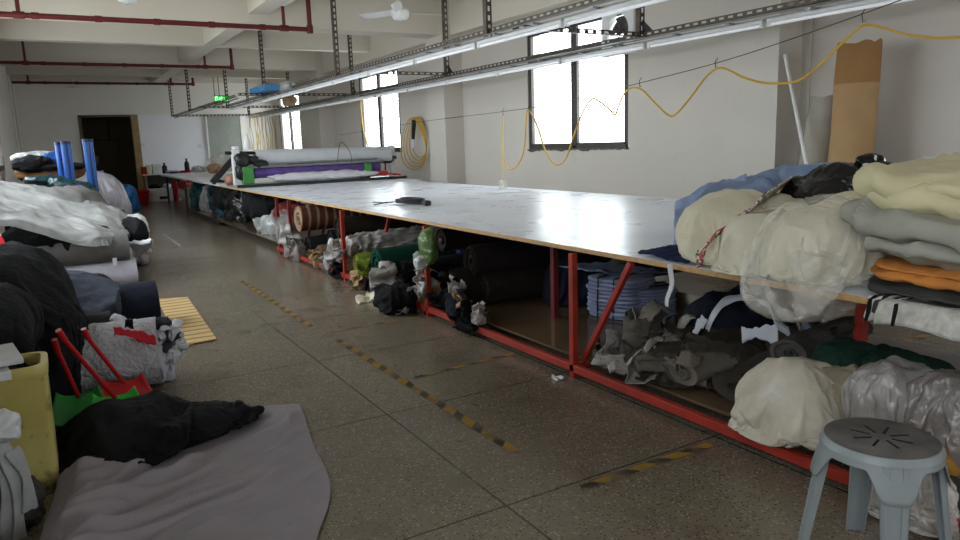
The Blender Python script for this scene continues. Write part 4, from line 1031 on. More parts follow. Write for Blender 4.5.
# heap of grey-brown scraps
cols = [M_olive, mat('dark_grey_scrap_cloth', (84, 80, 76), .85, .2, bump=.3, spec=.2), mat('pale_scrap_cloth', (176, 170, 164), .85, .15, bump=.3, spec=.2), M_darkol]
names_ = ['grey brown', 'dark grey', 'pale grey', 'dark olive']
rnd = random.Random(11)
spots = [(600, 352, 0), (612, 366, 2), (628, 372, 2), (640, 380, 2), (655, 372, 0), (618, 348, 1), (632, 352, 0), (650, 355, 0), (668, 362, 0), (636, 338, 2), (652, 335, 0), (664, 345, 1), (680, 350, 3), (640, 325, 0), (660, 324, 2), (676, 330, 1), (690, 345, 3), (672, 376, 0), (690, 380, 0), (655, 362, 2), (626, 360, 0), (606, 360, 2), (685, 360, 1), (700, 368, 3), (648, 345, 2), (670, 340, 2), (695, 330, 3)]
for i, (px, py, ci) in enumerate(spots):
    z = SZ + .01 + max(0, (365 - py) / 45 * .09) + (.05 if px > 650 else 0)
    p = at_z(px, py, z); mb = MB()
    scrap_mb(mb, (p.x, p.y, z - .02), (rnd.uniform(.22, .36), rnd.uniform(.1, .2)), 40 + i, rnd.uniform(0, 6.3), 4.2, SZ)
    obj('fabric_scrap', mb, cols[ci], None, '%s crumpled scrap in the cloth heap right of the red brace' % names_[ci], 'cloth scrap', '%s scraps in the heap under the table' % names_[ci], solid=.004, smooth=70)
# base lumps the scraps lie on
softpile('cloth_heap', 'dark crushed cloth beneath the grey scraps on the shelf', 'cloth', M_darkol, [dict(c=(2.74, 2.66, SZ + .05), d=(.2, .26, .1), seed=61, amp=.06, f=6, floor=SZ + .001, n=6, rz=.2), dict(c=(2.95, 2.5, SZ + .08), d=(.28, .22, .13), seed=63, amp=.06, f=6, floor=SZ + .001, n=6)], ground=G_SHELF, shrink=-.2)
# dark folded rolls
def froll(a, b, r, m, label, seed, flat=.7, **k): return roll(a, b, r, m, label, seed, 'folded_roll', 'dark folded cloth rolls under the table', core=False, flat=flat, amp=.03, coils=6, hole=.12, low=.12, **k)
p = at_z(680, 383, .16); q = at_z(790, 318, .22); froll((p.x + .02, p.y, .2), (3.5, 2.42, .24), .085, cols[0], 'grey brown folded cloth roll lying across the scraps, ends open', 71)
froll((2.58, 2.14, .2), (3.35, 2.2, .23), .1, M_darkol, 'dark olive folded roll with open end behind the white sack', 73)
froll((2.52, 1.98, .185), (3.2, 2.02, .2), .085, M_darkol, 'dark olive folded roll closest to the white sack', 75)
froll((2.85, 2.05, .33), (3.6, 2.2, .3), .085, cols[1], 'dark grey folded roll on top of the olive ones', 77)
# navy black cloth with white strips
softpile('cloth_bundle', 'black navy cloth mound with white strips on the shelf', 'cloth', M_navy, [dict(c=(3.3, 2.76, .25), d=(.36, .2, .19), seed=81, amp=.06, f=4, n=6, floor=SZ + .001), dict(c=(3.6, 2.66, .22), d=(.25, .2, .2), seed=82, amp=.06, f=4, n=5, floor=SZ + .001)], ground=G_SHELF)
softpile('cloth_bundle', 'deep blue cloth behind the navy mound under the table', 'cloth', M_navyb, [dict(c=(3.75, 2.85, .25), d=(.3, .2, .2), seed=83, amp=.06, f=4, n=5, floor=SZ + .001)], ground=G_SHELF)
def ribbon(path, w, m, label, seed, side=(0, 1, 0)):
    sp_ = smooth_path(path, 6); s = Vector(side); mb = MB()
    def fn(u, v): q = poly(sp_, u); return q + s * (v - .5) * w * (1 + .3 * math.sin(u * 7 + seed)) + Vector((0, 0, .015 * noise.noise(Vector((u * 8, v * 3, seed)))))
    sheet(mb, fn, 40, 6); return obj('cloth_strip', mb, m, None, label, 'cloth strip', solid=.005, smooth=70)
M_ws = M_pale_white = mat('white_strip_cloth', (206, 208, 216), .85, .06, bump=.1, spec=.2)
ribbon([at_x(px, py, x) for px, py, x in ((706, 332, 2.95), (715, 312, 3.02), (728, 300, 3.1), (752, 298, 3.14), (768, 306, 3.08), (776, 322, 3.02), (790, 333, 3.0))], .09, M_ws, 'white cloth strip arching over the navy mound', 1, (.5, .5, .3))
ribbon([at_x(px, py, x) for px, py, x in ((742, 335, 2.93), (758, 333, 2.93), (778, 334, 2.94))], .07, M_ws, 'short white strip low on the front of the navy mound', 2, (0, .1, 1))
ribbon([at_x(px, py, x) for px, py, x in ((694, 336, 2.85), (699, 326, 2.85), (705, 318, 2.86))], .05, M_ws, 'small white strip at the left tip of the navy mound', 3, (0, .8, .3))
ribbon([at_x(px, py, x) for px, py, x in ((797, 316, 3.3), (800, 330, 3.3), (815, 338, 3.3), (822, 345, 3.3))], .08, cols[2], 'pale grey strip right of the navy mound', 4, (.4, .6, .3))
for i, (px, py, l) in enumerate(((806, 347, 'crumpled light blue piece on the shelf right of the dark rolls'), (824, 338, 'folded light blue piece on the shelf close to the red leg'), (818, 348, 'small light blue piece between its two neighbours on the shelf'))):
    p = at_z(px, py, .2); mb = MB(); scrap_mb(mb, (p.x, p.y, .16), (.3, .16), 90 + i, i * 1.3, 4, SZ); obj('fabric_scrap', mb, M_stack, None, l, 'cloth scrap', solid=.006, smooth=70)
mb = MB(); mb.box((3.05, 1.2, SZ + .001), (4.2, 2.5, SZ + .012)); obj('cardboard_sheet', mb, mat('pale_board', (196, 192, 190), .5, .05), None, 'pale flat board lying on the shelf behind the bags', 'board', smooth=0)
# white sack and bags
t = thing('white_sack', (2.56, 1.83, SZ), 'off-white cloth sack bulging over the red rail beside the stool', 'sack')
softpile('sack_body', None, None, cloth('sack_cloth', (206, 200, 188), .06, c2=(186, 176, 158), bump=.1), [dict(c=(2.58, 1.82, SZ + .14), d=(.22, .21, .165), seed=91, amp=.06, f=3.6, low=.12, p=2.2, floor=SZ + .01), dict(c=(2.49, 1.86, SZ + .06), d=(.12, .15, .06), seed=92, amp=.03, f=5, low=.2, floor=SZ + .008)], G_SHELF, parent=t, shrink=-.16)
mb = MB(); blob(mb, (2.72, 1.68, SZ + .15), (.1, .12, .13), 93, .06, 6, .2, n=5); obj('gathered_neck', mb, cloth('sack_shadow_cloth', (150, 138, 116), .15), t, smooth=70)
softpile('dark_green_cloth', 'dark green crumpled cloth in front of the red table leg', 'cloth', M_dgreen, [dict(c=(2.86, 1.78, .36), d=(.15, .13, .08), seed=95, amp=.08, f=7, n=5, low=.25), dict(c=(2.9, 1.6, .36), d=(.16, .13, .07), seed=96, amp=.08, f=7, n=5, low=.25), dict(c=(3.1, 1.7, .24), d=(.22, .2, .14), seed=97, amp=.05, f=5, n=5, floor=SZ + .002)], ground=G_SHELF, shrink=-.2)
mb = MB(); scrap_mb(mb, (2.92, 1.86, .4), (.3, .12), 7, 1.2, 5); obj('fabric_scrap', mb, M_darkol, None, 'dark curled scrap on top of the green cloth by the red leg', 'cloth scrap', solid=.004, smooth=70)
softpile('plastic_bag', 'grey translucent bag between the white sack and the stool top', 'bag', M_filmg, [dict(c=(2.74, 1.5, SZ + .17), d=(.16, .15, .19), seed=98, amp=.06, f=5, n=6, low=.15, floor=SZ + .002)], ground=G_SHELF, shrink=-.2, bend=.05)
pile('cloth_bundle', 'pinkish grey cloth inside the translucent bag above the stool', 'cloth', cloth('mauve_grey_cloth', (132, 120, 114), .1), [dict(c=(2.75, 1.5, SZ + .155), d=(.12, .115, .145), seed=99, amp=.04, f=5, n=5, floor=SZ + .003)])
softpile('plastic_bag', 'grey crinkled bag at the right edge behind the stool', 'bag', film_material('mauve_plastic_film', (128, 118, 114), .93, .25), [dict(c=(2.78, 1.2, SZ + .18), d=(.22, .19, .2), seed=101, amp=.07, f=5, n=6, low=.15, floor=SZ + .002)], ground=G_SHELF, shrink=-.22, bend=.04)
pile('cloth_bundle', 'mustard cloth peeking out under the grey crinkled bag', 'cloth', cloth('mustard_cloth', (176, 130, 56), .1), [dict(c=(2.58, 1.2, SZ + .09), d=(.09, .1, .05), seed=103, amp=.03, f=7, n=5)])
pile('cloth_bundle', 'dark grey cloth beside the mustard cloth behind the stool', 'cloth', M_char, [dict(c=(2.56, 1.22, SZ + .02), d=(.13, .16, .06), seed=104, amp=.04, f=6, n=5, floor=SZ - .01)])
softpile('plastic_bag', 'white plastic bag spilling over the rail behind the stool legs', 'bag', film_material('white_plastic_film', (206, 200, 194), .85, .3), [dict(c=(2.42, 1.24, .1), d=(.07, .14, .12), seed=105, amp=.05, f=7, n=5, low=.2, floor=.002)], ground=G_FLOOR, shrink=-.2, bend=.04)

# ------------------------------------------------------------------ rolls further along the shelf
def xr(px, py, x=2.45): return at_x(px, py, x)
def sroll(px, py, r, m, label, seed, x=2.42, L=1.9, dy=0, core=True, **k):
    p = xr(px, py, x); z = max(p.z, SZ + r + .003) if not k.pop('free', 0) else p.z
    return roll((x, p.y, z), (x + L, p.y + dy, z), r, m, label, seed, group='cloth rolls stored under the table', core=core, **k)
sroll(452, 296, .14, M_brownroll, 'dark brown roll low on the shelf left of the first red leg', 3, x=2.56, L=2.2, core=False)
sroll(482, 305, .13, cloth('darker_brown_cloth', (48, 40, 36), .15), 'darkest brown roll low on the shelf, nearest to the first red leg', 4, x=2.75, L=2.1, core=False)
p = xr(470, 268, 2.7); roll((2.7, p.y, .44), (4.9, p.y - .1, .44), .12, cloth('black_brown_cloth', (44, 38, 36), .15), 'black brown roll stacked on the two dark brown rolls', 5, group='cloth rolls stored under the table', core=False)
p = xr(442, 262, 2.9); roll((2.9, p.y, .5), (4.9, p.y, .5), .1, M_brownroll, 'dark brown roll stacked high behind the second red leg', 6, group='cloth rolls stored under the table')
for (px, py, r, m, l, s) in ((455, 236, .05, M_lav, 'thin lavender roll high under the tabletop', 1), (470, 243, .045, M_redp, 'thin red wrapped roll beneath the thin lavender one', 2), (490, 250, .05, M_purple, 'thin purple roll high under the tabletop', 3), (510, 257, .05, cloth('turquoise_cloth', (30, 150, 150), .1), 'thin turquoise roll high under the tabletop', 4)):
    p = at_x(px, py, 3.5); roll((3.2, p.y + .1, p.z), (4.9, p.y - .1, p.z), r, m, l, s + 200, group='cloth rolls stored under the table', core=False)
# loose ends spilling at the front
for i, (px, py, ci, l) in enumerate(((446, 295, M_blackc, 'black cloth end spilling over the rail left of the dark rolls'), (458, 308, M_navy, 'navy cloth end drooping over the red rail'), (455, 288, cols[2], 'pale crumpled film at the top of the drooping cloth ends'), (468, 318, M_blackc, 'black cloth end lowest at the rail, nearest the camera'), (462, 304, M_tan, 'tan cloth end between the drooping dark ends'), (478, 316, cols[2], 'pale cloth end beside the lowest black one'))):
    p = xr(px, py, 2.42); crumple('cloth_end', p, (.09, .1, .1) if ci not in (cols[2], M_tan) else (.06, .06, .06), ci, l, 'cloth', 120 + i)
# roll group between second and third red legs
sroll(376, 264, .135, M_green, 'bottle green roll on the shelf, round end facing the aisle', 11, x=2.44, L=2.2, core=False)
sroll(357, 268, .105, M_lime, 'lime green roll beside the bottle green roll', 12, x=2.46, L=1.8)
sroll(402, 272, .1, M_blackc, 'black roll right of the bottle green roll', 13, x=2.6, L=1.9, core=False)
p = xr(350, 246); roll((2.44, p.y, p.z), (4.5, p.y - .25, p.z), .105, M_olive, 'grey roll wrapped in film lying above the lime roll', 14, group='cloth rolls stored under the table')
pile('plastic_wrap', 'clear film wrapped round the grey roll above the lime roll', 'plastic film', M_filmg, [dict(c=(3.4, p.y - .12, p.z), d=(.95, .13, .125), seed=131, amp=.05, f=8, n=6, rz=-.12, p=4)])
p = xr(362, 256); roll((2.6, p.y, p.z), (4.6, p.y, p.z), .06, M_blackc, 'thin black roll under the film wrapped roll', 15, group='cloth rolls stored under the table', core=False)
for i, (px, py, m, d, l) in enumerate(((366, 270, M_lime, (.07, .06, .08), 'lime cloth end bunched in front of the lime roll'), (360, 285, M_tan, (.08, .1, .06), 'tan film crumple on the rail below the lime roll'), (375, 288, M_navy, (.07, .1, .05), 'navy cloth end on the rail below the green roll'), (388, 287, cols[2], (.1, .14, .06), 'pale crumpled plastic on the rail below the green roll'), (384, 281, M_blue2, (.06, .08, .06), 'pale blue scrap at the foot of the green roll'))):
    p = xr(px, py, 2.4); crumple('cloth_end', p, tuple(q * .85 for q in d), m, l, 'cloth', 140 + i)
# bag hanging at second leg
p = at_x(428, 246, 2.4); t = thing('hanging_bag', tuple(p - Vector((0, 0, .14))), 'green and white plastic bag hanging on the second red leg', 'bag')
mb = MB(); blob(mb, p, (.05, .1, .13), 9, .05, 8, .25, n=5); obj('green_bag', mb, mat('leaf_green_plastic', (92, 120, 60), .35, .2, bump=.3), t, smooth=60)
mb = MB(); blob(mb, p + Vector((-.03, .07, -.12)), (.05, .07, .07), 10, .05, 9, .25, n=5); obj('white_bag', mb, M_filmw, t, smooth=60)
sroll(419, 300, .11, M_brown, 'brown roll end wrapped in film at the second red leg', 17, x=2.43, L=1.6, free=1)
crumple('plastic_wrap', xr(423, 284, 2.42), (.06, .09, .1), M_filmg, 'grey crumpled film above the brown roll at the second red leg', 'plastic film', 151)
# floor litter by the rail
p = at_z(398, 314, 0); pile('cloth_bundle', 'black cloth lying on the floor against the red rail', 'cloth', M_blackc, [dict(c=(p.x + .02, p.y + .1, .1), d=(.14, .2, .12), seed=153, amp=.05, f=6, n=5, low=.2, floor=.003)])
for i, (px, py, l, m) in enumerate(((364, 300, 'crumpled cream paper on the floor left of the black cloth', M_cream), (373, 297, 'second crumpled cream paper, touching the black cloth side', M_cream), (405, 313, 'small white scrap on the floor right of the black cloth', M_whitec), (412, 310, 'pale curled scrap hanging from the rail to the floor', M_cream))):
    p = at_z(px, py, .02); mb = MB(); scrap_mb(mb, (p.x, p.y, .0), (.24, .1), 160 + i, i * 1.2, 5, 0); obj('paper_scrap', mb, m, None, l, 'scrap', solid=.003, smooth=70)
p = at_z(565, 376, .01); mb = MB(); scrap_mb(mb, (p.x - .05, p.y, 0), (.1, .05), 175, .4, 5, 0); obj('paper_scrap', mb, M_whitec, None, 'tiny pale scrap on the floor at the foot of the first red leg', 'scrap', solid=.003)
# beyond the third leg: striped roll, tan and black rolls, white ends
p = xr(298, 219); roll((2.45, p.y, p.z), (4.9, p.y + .1, p.z), .15, M_striproll, 'big brown striped roll high under the table', 21, group='cloth rolls stored under the table')
p = xr(318, 258); roll((2.46, p.y, p.z), (4.6, p.y, p.z), .14, cloth('taupe_cloth', (116, 92, 72), .12), 'taupe roll on the shelf below the striped roll', 22, group='cloth rolls stored under the table')
p = xr(305, 250); roll((2.52, p.y + .1, p.z), (4.6, p.y + .1, p.z), .14, M_blackc, 'black roll behind the taupe roll', 23, group='cloth rolls stored under the table', core=False)
p = xr(338, 228, 2.6); roll((2.6, p.y, p.z), (4.8, p.y, p.z), .11, M_brownroll, 'dark brown roll close under the tabletop, right of the striped roll', 24, group='cloth rolls stored under the table', core=False)
p = xr(330, 240, 2.7); roll((2.7, p.y, p.z), (4.8, p.y, p.z), .12, M_blackc, 'black roll between the striped and taupe rolls', 25, group='cloth rolls stored under the table', core=False)
for i, (px, py, m, d, l) in enumerate(((288, 238, M_filmw, (.1, .2, .3), 'long white plastic wrap end hanging left of the striped roll'), (297, 250, M_filmw, (.1, .14, .24), 'white plastic wrap end hanging below the striped roll'), (317, 270, M_tan, (.08, .1, .13), 'beige wrap end at the foot of the taupe roll'), (328, 262, M_filmg, (.09, .12, .15), 'grey film end between the taupe and film wrapped rolls'), (340, 255, M_filmw, (.06, .1, .12), 'white film collar at the end of the film wrapped roll'), (338, 270, M_blackc, (.06, .12, .08), 'black cloth end on the rail beside the lime roll'))):
    p = xr(px, py, 2.42); crumple('wrap_end', (p.x, p.y, max(p.z, .1)), tuple(q * .7 for q in d), M_filmg if m is M_filmw else m, l, 'plastic film' if m is not M_blackc else 'cloth', 180 + i)
# bags and bundles at the far end
far = [((270, 226), (.25, .5, .22), M_filmw, 'white plastic wrapped bundle left of the striped roll'), ((262, 205), (.35, .5, .2), M_blackc, 'black bundle under the table edge left of the dark legs'), ((235, 212), (.22, .6, .36), M_blackbag, 'black plastic bag under the far table below the machine'), ((226, 196), (.3, .6, .26), M_blackc, 'black cloth bundle right below the spreading machine'), ((215, 200), (.2, .45, .3), M_teal, 'dark teal bag low between the two tables'), ((207, 203), (.2, .5, .34), M_filmg, 'grey translucent bag beside the teal bag under the far table'), ((200, 200), (.25, .7, .38), M_teal, 'large teal plastic bag under the far table'), ((191, 204), (.2, .5, .28), M_filmg, 'grey plastic bag at the far end of the low shelf'), ((222, 216), (.18, .4, .2), mat('petrol_cloth', (30, 70, 84), .8), 'petrol blue bundle at the front of the far shelf'), ((284, 214), (.2, .4, .15), cloth('maroon_cloth', (110, 40, 40), .1), 'maroon cloth on the bundles behind the dark red legs')]
for i, ((px, py), d, m, l) in enumerate(far):
    p = at_x(px, py, 2.75); pile('storage_bag', l, 'bag', m, [dict(c=(2.85, p.y, max(p.z, d[2] * .5 + .1)), d=d, seed=210 + i, amp=.1, f=3.5, n=5, low=.15, floor=.101)])

# ================================================================== FLOOR MARKS, STOOL
def tape(a, b, w_, label):
    a = Vector(a); b = Vector(b); L = (b - a).length; n = int(L / .05)
    mb = MB(); vs = []
    for i in range(n + 1):
        for sgn in (-1, 1): vs.append((i / n * L, sgn * w_ / 2 + .006 * noise.noise(Vector((i * .4, sgn, a.x))), .0015))
    mb.add(vs, [(2 * i, 2 * i + 2, 2 * i + 3, 2 * i + 1) for i in range(n)])
    me = bpy.data.meshes.new('floor_tape'); me.from_pydata([tuple(v) for v in mb.v], [], mb.f); me.materials.append(M_tape)
    o = bpy.data.objects.new('floor_tape', me); C.objects.link(o); o.location = (a.x, a.y, 0); o.rotation_euler = (0, 0, math.atan2(b.y - a.y, b.x - a.x))
    return _fin(o, label, 'floor tape', None, None)
tape((1.6, 4.76, 0), (1.61, 2.5, 0), .05, 'yellow and black hazard tape on the floor, nearest strip along the aisle')
tape((1.57, 7.6, 0), (1.56, 5.2, 0), .05, 'yellow and black hazard tape on the floor, farther strip along the aisle')
tape((1.68, 3.68, 0), (2.42, 3.74, 0), .04, 'worn hazard tape crossing from the aisle strip towards the red leg')
tape((1.64, 2.07, 0), (2.36, 2.07, 0), .045, 'hazard tape on the floor just left of the stool, pointing at the rail')
tape((4.27, 2.44, 0), (5.3, 2.46, 0), .05, 'hazard tape on the floor beyond the shelf, behind the red leg')
tape((1.6, 5.0, 0), (2.4, 5.02, 0), .03, 'thin worn tape line crossing to the rail near the black cloth')
mb = MB(); mb.add([(1.46, 13.0, .0015), (1.5, 13.0, .0015), (1.5, 11.1, .0015), (1.45, 11.1, .0015)], [(3, 2, 1, 0)])
obj('floor_mark', mb, mat('worn_white_paint', (166, 162, 154), .6, .2, 20), None, 'short white painted line on the floor far down the aisle', 'floor mark', smooth=0)

sx, sy, sz = 2.06, 1.16, .43
p = at_z(881, 437, sz); sx, sy = p.x, p.y
st = thing('plastic_stool', (sx, sy, 0), 'grey round plastic stool with four splayed legs beside the table', 'stool')
rs = .165
mb = MB(); mb.lathe([(.001, sz - .002), (rs * .8, sz), (rs * .95, sz - .001), (rs, sz - .012), (rs + .004, sz - .022), (rs - .004, sz - .022), (rs - .012, sz - .014), (.001, sz - .012)], (sx, sy, 0), 56); obj('seat_rim', mb, M_stool, st)
mb = MB(); mb.lathe([(.001, sz + .001), (rs * .93, sz + .0015), (rs * .945, sz + .0005), (.001, sz - .001)], (sx, sy, 0), 48); top = obj('seat_top', mb, M_stooltop, st, label='worn brown grey seat surface')
for k in range(8):
    a = k * math.pi / 4 + .3; d = Vector((math.cos(a), math.sin(a), 0)); mb = MB()
    mb.bar(Vector((sx, sy, sz + .0022)) + d * .03, Vector((sx, sy, sz + .0022)) + d * .085, .007, .0015); obj('drain_slot', mb, M_blackm, st, smooth=0)
# skirt and legs: four quadrants, arches between legs
A0 = math.atan2(at_z(852, 525, 0).y - sy, at_z(852, 525, 0).x - sx)
def leg_dir(k): return A0 + k * math.pi / 2
mb = MB(); N = 96; vs = []; rows = 8
for j in range(rows + 1):
    for i in range(N):
        a = 2 * math.pi * i / N; ph = ((a - A0) / (math.pi / 2)) % 1; ph = min(ph, 1 - ph) * 2          # 0 at a leg, 1 between legs
        k_ = max(0, min(1, (.62 - ph) / .42)); depth = .03 + .085 * k_ * k_ * (3 - 2 * k_)
        t = j / rows; r_ = rs - .006 + t * depth * .26; vs.append((sx + r_ * math.cos(a), sy + r_ * math.sin(a), sz - .014 - t * depth))
mb.add(vs, [(j * N + i, (j + 1) * N + i, (j + 1) * N + (i + 1) % N, j * N + (i + 1) % N) for j in range(rows) for i in range(N)])
obj('skirt', mb, M_stool, st, solid=.004)
for k in range(4):
    a = leg_dir(k); d = Vector((math.cos(a), math.sin(a), 0)); s = Vector((-math.sin(a), math.cos(a), 0))
    mb = MB(); prof = [(-1, -.55), (-1, 0), (-.82, .35), (-.4, .55), (-.36, .38), (.36, .38), (.4, .55), (.82, .35), (1, 0), (1, -.55), (.86, -.55), (.86, -.05), (.7, .2), (-.7, .2), (-.86, -.05), (-.86, -.55)]
    vs = []; n = len(prof); L = 8
    for i in range(L + 1):
        t = i / L; z = (sz - .02) * (1 - t); r_ = rs - .012 + .062 * t; w_ = .042 - .014 * t; dd = .05 - .014 * t
        c = Vector((sx, sy, z)) + d * r_
        vs += [c + s * u * w_ + d * v * dd * .5 for u, v in prof]
    mb.add(vs, [(i * n + q, i * n + (q + 1) % n, (i + 1) * n + (q + 1) % n, (i + 1) * n + q) for i in range(L) for q in range(n)] + [tuple(range(n))[::-1], tuple(L * n + q for q in range(n))])
    obj('leg', mb, M_stool, st, smooth=30)

# ================================================================== LEFT HEAP
G1 = 'fabric rolls on the left heap'
roll((.63, 8.14, .145), (-.55, 8.14, .145), .14, M_lav, 'pale lavender roll at the bottom of the left heap', 301, group=G1, core=False)
roll((.58, 8.12, .43), (-.55, 8.12, .43), .155, M_greyroll, 'wide grey roll lying on the pale lavender roll', 302, group=G1, core=False, amp=.008)
p = at_y(115, 262, 7.95); mb = MB(); mb.box((p.x - .02, 7.955, p.z - .03), (p.x + .02, 7.962, p.z + .04)); obj('paper_tag', mb, M_whitec, None, 'small pale tag stuck on the grey roll', 'tag', smooth=0)
roll((.7, 9.4, .15), (-.5, 9.4, .15), .15, M_whitec, 'white roll on the floor behind the grey roll', 303, group=G1, core=False)
roll((.72, 9.4, .45), (-.5, 9.4, .45), .15, M_whitec, 'white roll on top of the white floor roll', 304, group=G1, core=False)
roll((.66, 9.2, .62), (-.5, 9.2, .62), .09, M_blackc, 'black roll above the white rolls of the left heap', 305, group=G1, core=False)
rnd = random.Random(8)
for i in range(9):
    px, py = rnd.uniform(126, 141), 232 + i * 3.4; p = at_x(px, py, rnd.uniform(.72, .8)); mb = MB()
    scrap_mb(mb, (p.x, p.y - .1, max(.02, p.z - .1)), (.3, .2), 310 + i, rnd.uniform(0, 6), 4.5, .01); obj('cloth_end', mb, M_whitec, None, 'white crumpled cloth end spilling from the white rolls', 'cloth', 'white cloth ends by the aisle', solid=.004, smooth=70)
mb = MB(); blob(mb, (.78, 9.7, .3), (.14, .25, .3), 320, .06, 5, .2, n=6, floor=.004); obj('cloth_end', mb, M_whitec, None, 'white cloth mass hanging from the roll ends down to the floor', 'cloth', smooth=70)
mb = MB(); blob(mb, (.66, 8.75, .5), (.12, .28, .14), 321, .04, 5, .2, n=5, rz=.3); obj('cloth_bundle', mb, M_blackc, None, 'black cloth tip poking out right under the plastic sheet', 'cloth', smooth=70)
# black cloths below the plastic
softpile('cloth_bundle', 'black cloth mass under the plastic sheet on the left heap', 'cloth', M_blackc, [dict(c=(-.15, 8.22, .56), d=(.4, .28, .13), seed=322, amp=.05, f=4, n=6), dict(c=(.12, 8.35, .54), d=(.42, .28, .1), seed=323, amp=.05, f=4, n=5)], ground=G_FLOOR, frames=14)
pile('cloth_bundle', 'hidden grey cloth under the plastic sheet', 'cloth', M_greyroll, [dict(c=(.0, 9.6, .5), d=(.5, .8, .5), seed=324, amp=.05, f=3, n=5, floor=.3)])
# plastic sheet draped over the heap
def plastic():
    mb = MB()
    top = [at_y(px, py, y) for px, py, y in ((-7, 181, 9.6), (0, 182, 9.8), (40, 187, 9.9), (75, 193, 9.8), (100, 203, 9.5), (122, 212, 9.3), (127, 222, 9.1))]
    mid = [at_y(px, py, y) for px, py, y in ((-7, 199, 8.4), (0, 200, 8.45), (35, 205, 8.5), (65, 211, 8.5), (90, 216, 8.5), (112, 222, 8.5), (124, 230, 8.6))]
    bot = [at_y(px, py, y) for px, py, y in ((-7, 212, 7.85), (0, 214, 7.85), (25, 221, 7.85), (55, 231, 7.85), (92, 237, 7.85), (112, 232, 8.0), (122, 230, 8.3))]
    T, M, B = smooth_path(top, 8), smooth_path(mid, 8), smooth_path(bot, 8)
    def fn(u, v):
        a = poly(T, u); b = poly(M, u); c = poly(B, u)
        if v < .5: q = a + (b - a) * (v * 2); q.z += .07 * math.sin(v * 2 * math.pi)
        else: q = b + (c - b) * (v * 2 - 1); q.y -= .12 * math.sin((v * 2 - 1) * math.pi)
        w_ = wrinkle(q, 2.2, 330, (1.4, .5, .6)); q += Vector((0, -.05, .06)) * w_
        return q
    sheet(mb, fn, 110, 70)
    o = obj('plastic_sheet', mb, M_filmw, None, 'big milky plastic sheet draped over the left fabric heap', 'plastic sheet', smooth=70)
    cr = MB(); sheet(cr, lambda u, v: fn(u, v) - Vector((0, -.04, .075)), 40, 24)
    soft(o, [], 8, -.05, None, .3, .05, extra=[cr])
plastic()
softpile('wrapped_bundle', 'tall lavender plastic wrapped bundle behind the milky sheet', 'bundle', M_filml, [dict(c=(.62, 14.6, .48), d=(.5, .9, .56), seed=341, amp=.1, f=2.2, n=6, floor=.003, p=2.4, rz=.1, st=(1.3, .6, .8))], ground=G_FLOOR, shrink=-.16, bend=.08)
pile('cloth_bundle', 'pale cloth core inside the lavender plastic bundle', 'cloth', M_lav, [dict(c=(.6, 14.7, .44), d=(.4, .78, .47), seed=342, amp=.05, f=3, n=5, floor=.003, p=2.4)])
pile('plastic_bag', 'teal plastic crumpled on the heap in front of the blue posts', 'plastic film', M_teal, [dict(c=at_y(72, 188, 11.6), d=(.28, .3, .11), seed=343, amp=.06, f=6, n=5, low=.2, tilt=.25), dict(c=at_y(45, 180, 11.8), d=(.25, .25, .06), seed=344, amp=.05, f=6, n=5)])
pile('cloth_bundle', 'mauve cloth patch beneath the teal plastic', 'cloth', cloth('mauve_cloth', (140, 122, 134), .1), [dict(c=at_y(74, 191, 11.4), d=(.16, .2, .08), seed=345, amp=.04, f=6, n=5), dict(c=(.1, 11.9, .5), d=(.5, .5, .48), seed=346, amp=.04, f=4, n=5, floor=.004)])
a = at_y(16, 173, 13.2); b = at_y(84, 168, 13.2)
pile('cloth_bundle', 'long brown folded cloth on the far left heap', 'cloth', M_brown, [dict(c=((a.x + b.x) / 2, 13.3, a.z - .03), d=((b.x - a.x) / 2, .35, .1), seed=350, amp=.03, f=5, n=5, p=3.5), dict(c=((a.x + b.x) / 2, 13.4, .5), d=((b.x - a.x) / 2 - .1, .4, .5), seed=351, amp=.03, f=5, n=5, p=3.5, floor=.004)])
pile('cloth_bundle', 'black cloth lying on the long brown folded cloth', 'cloth', M_blackc, [dict(c=at_y(32, 164, 13.1), d=(.26, .3, .11), seed=352, amp=.05, f=5, n=5, low=.25), dict(c=at_y(60, 167, 13.1), d=(.35, .3, .06), seed=353, amp=.04, f=5, n=5)])
pile('plastic_bag', 'clear plastic scrap on top of the black cloth far left', 'plastic film', M_filmw, [dict(c=at_y(36, 157, 13.6), d=(.3, .2, .08), seed=354, amp=.05, f=7, n=5, low=.25)])
pile('plastic_bag', 'blue plastic bag on the far left heap just left of the posts', 'bag', M_blueplastic, [dict(c=at_y(52, 158, 13.4), d=(.15, .15, .08), seed=355, amp=.04, f=7, n=5, low=.2)])
for i, (px, py, w_, l) in enumerate(((57, 143, 4.2, 'leftmost of the blue plastic tubes standing in the heap'), (63, 142, 4.2, 'second blue plastic tube from the left'), (68, 142, 4.0, 'third blue plastic tube, right one of the left trio'), (85, 140, 4.6, 'fourth blue plastic tube, left one of the right pair'), (90, 140, 4.0, 'rightmost blue plastic tube, next to the dark doorway'))):
    p = at_y(px, py, 12.35 - .05 * (i % 2)); r_ = w_ / 2 / F * 12.4
    t = thing('plastic_tube', (p.x, p.y, 0), l, 'tube', 'blue plastic tubes in the left heap')
    mb = tube_ring((p.x, p.y, .01), (p.x, p.y, p.z), r_, .012, 16); obj('tube_wall', mb, M_blueplastic, t)
    mb = MB(); mb.lathe([(r_ * 1.12, -.03), (r_ * 1.12, .01), (r_ * .7, .014)], (p.x, p.y, p.z), 16); obj('dark_rim', mb, mat('navy_plastic', (20, 36, 74), .4), t)
p = at_y(123, 190, 19.5); softpile('plastic_bag', 'bright blue plastic bag on the floor near the dark doorway', 'bag', mat('sky_blue_plastic', (54, 140, 214), .3, .15, bump=.4, bscale=9), [dict(c=(p.x, 19.5, .3), d=(.28, .3, .3), seed=360, amp=.08, f=4, n=5, low=.2, floor=.003)], ground=G_FLOOR, shrink=-.3)

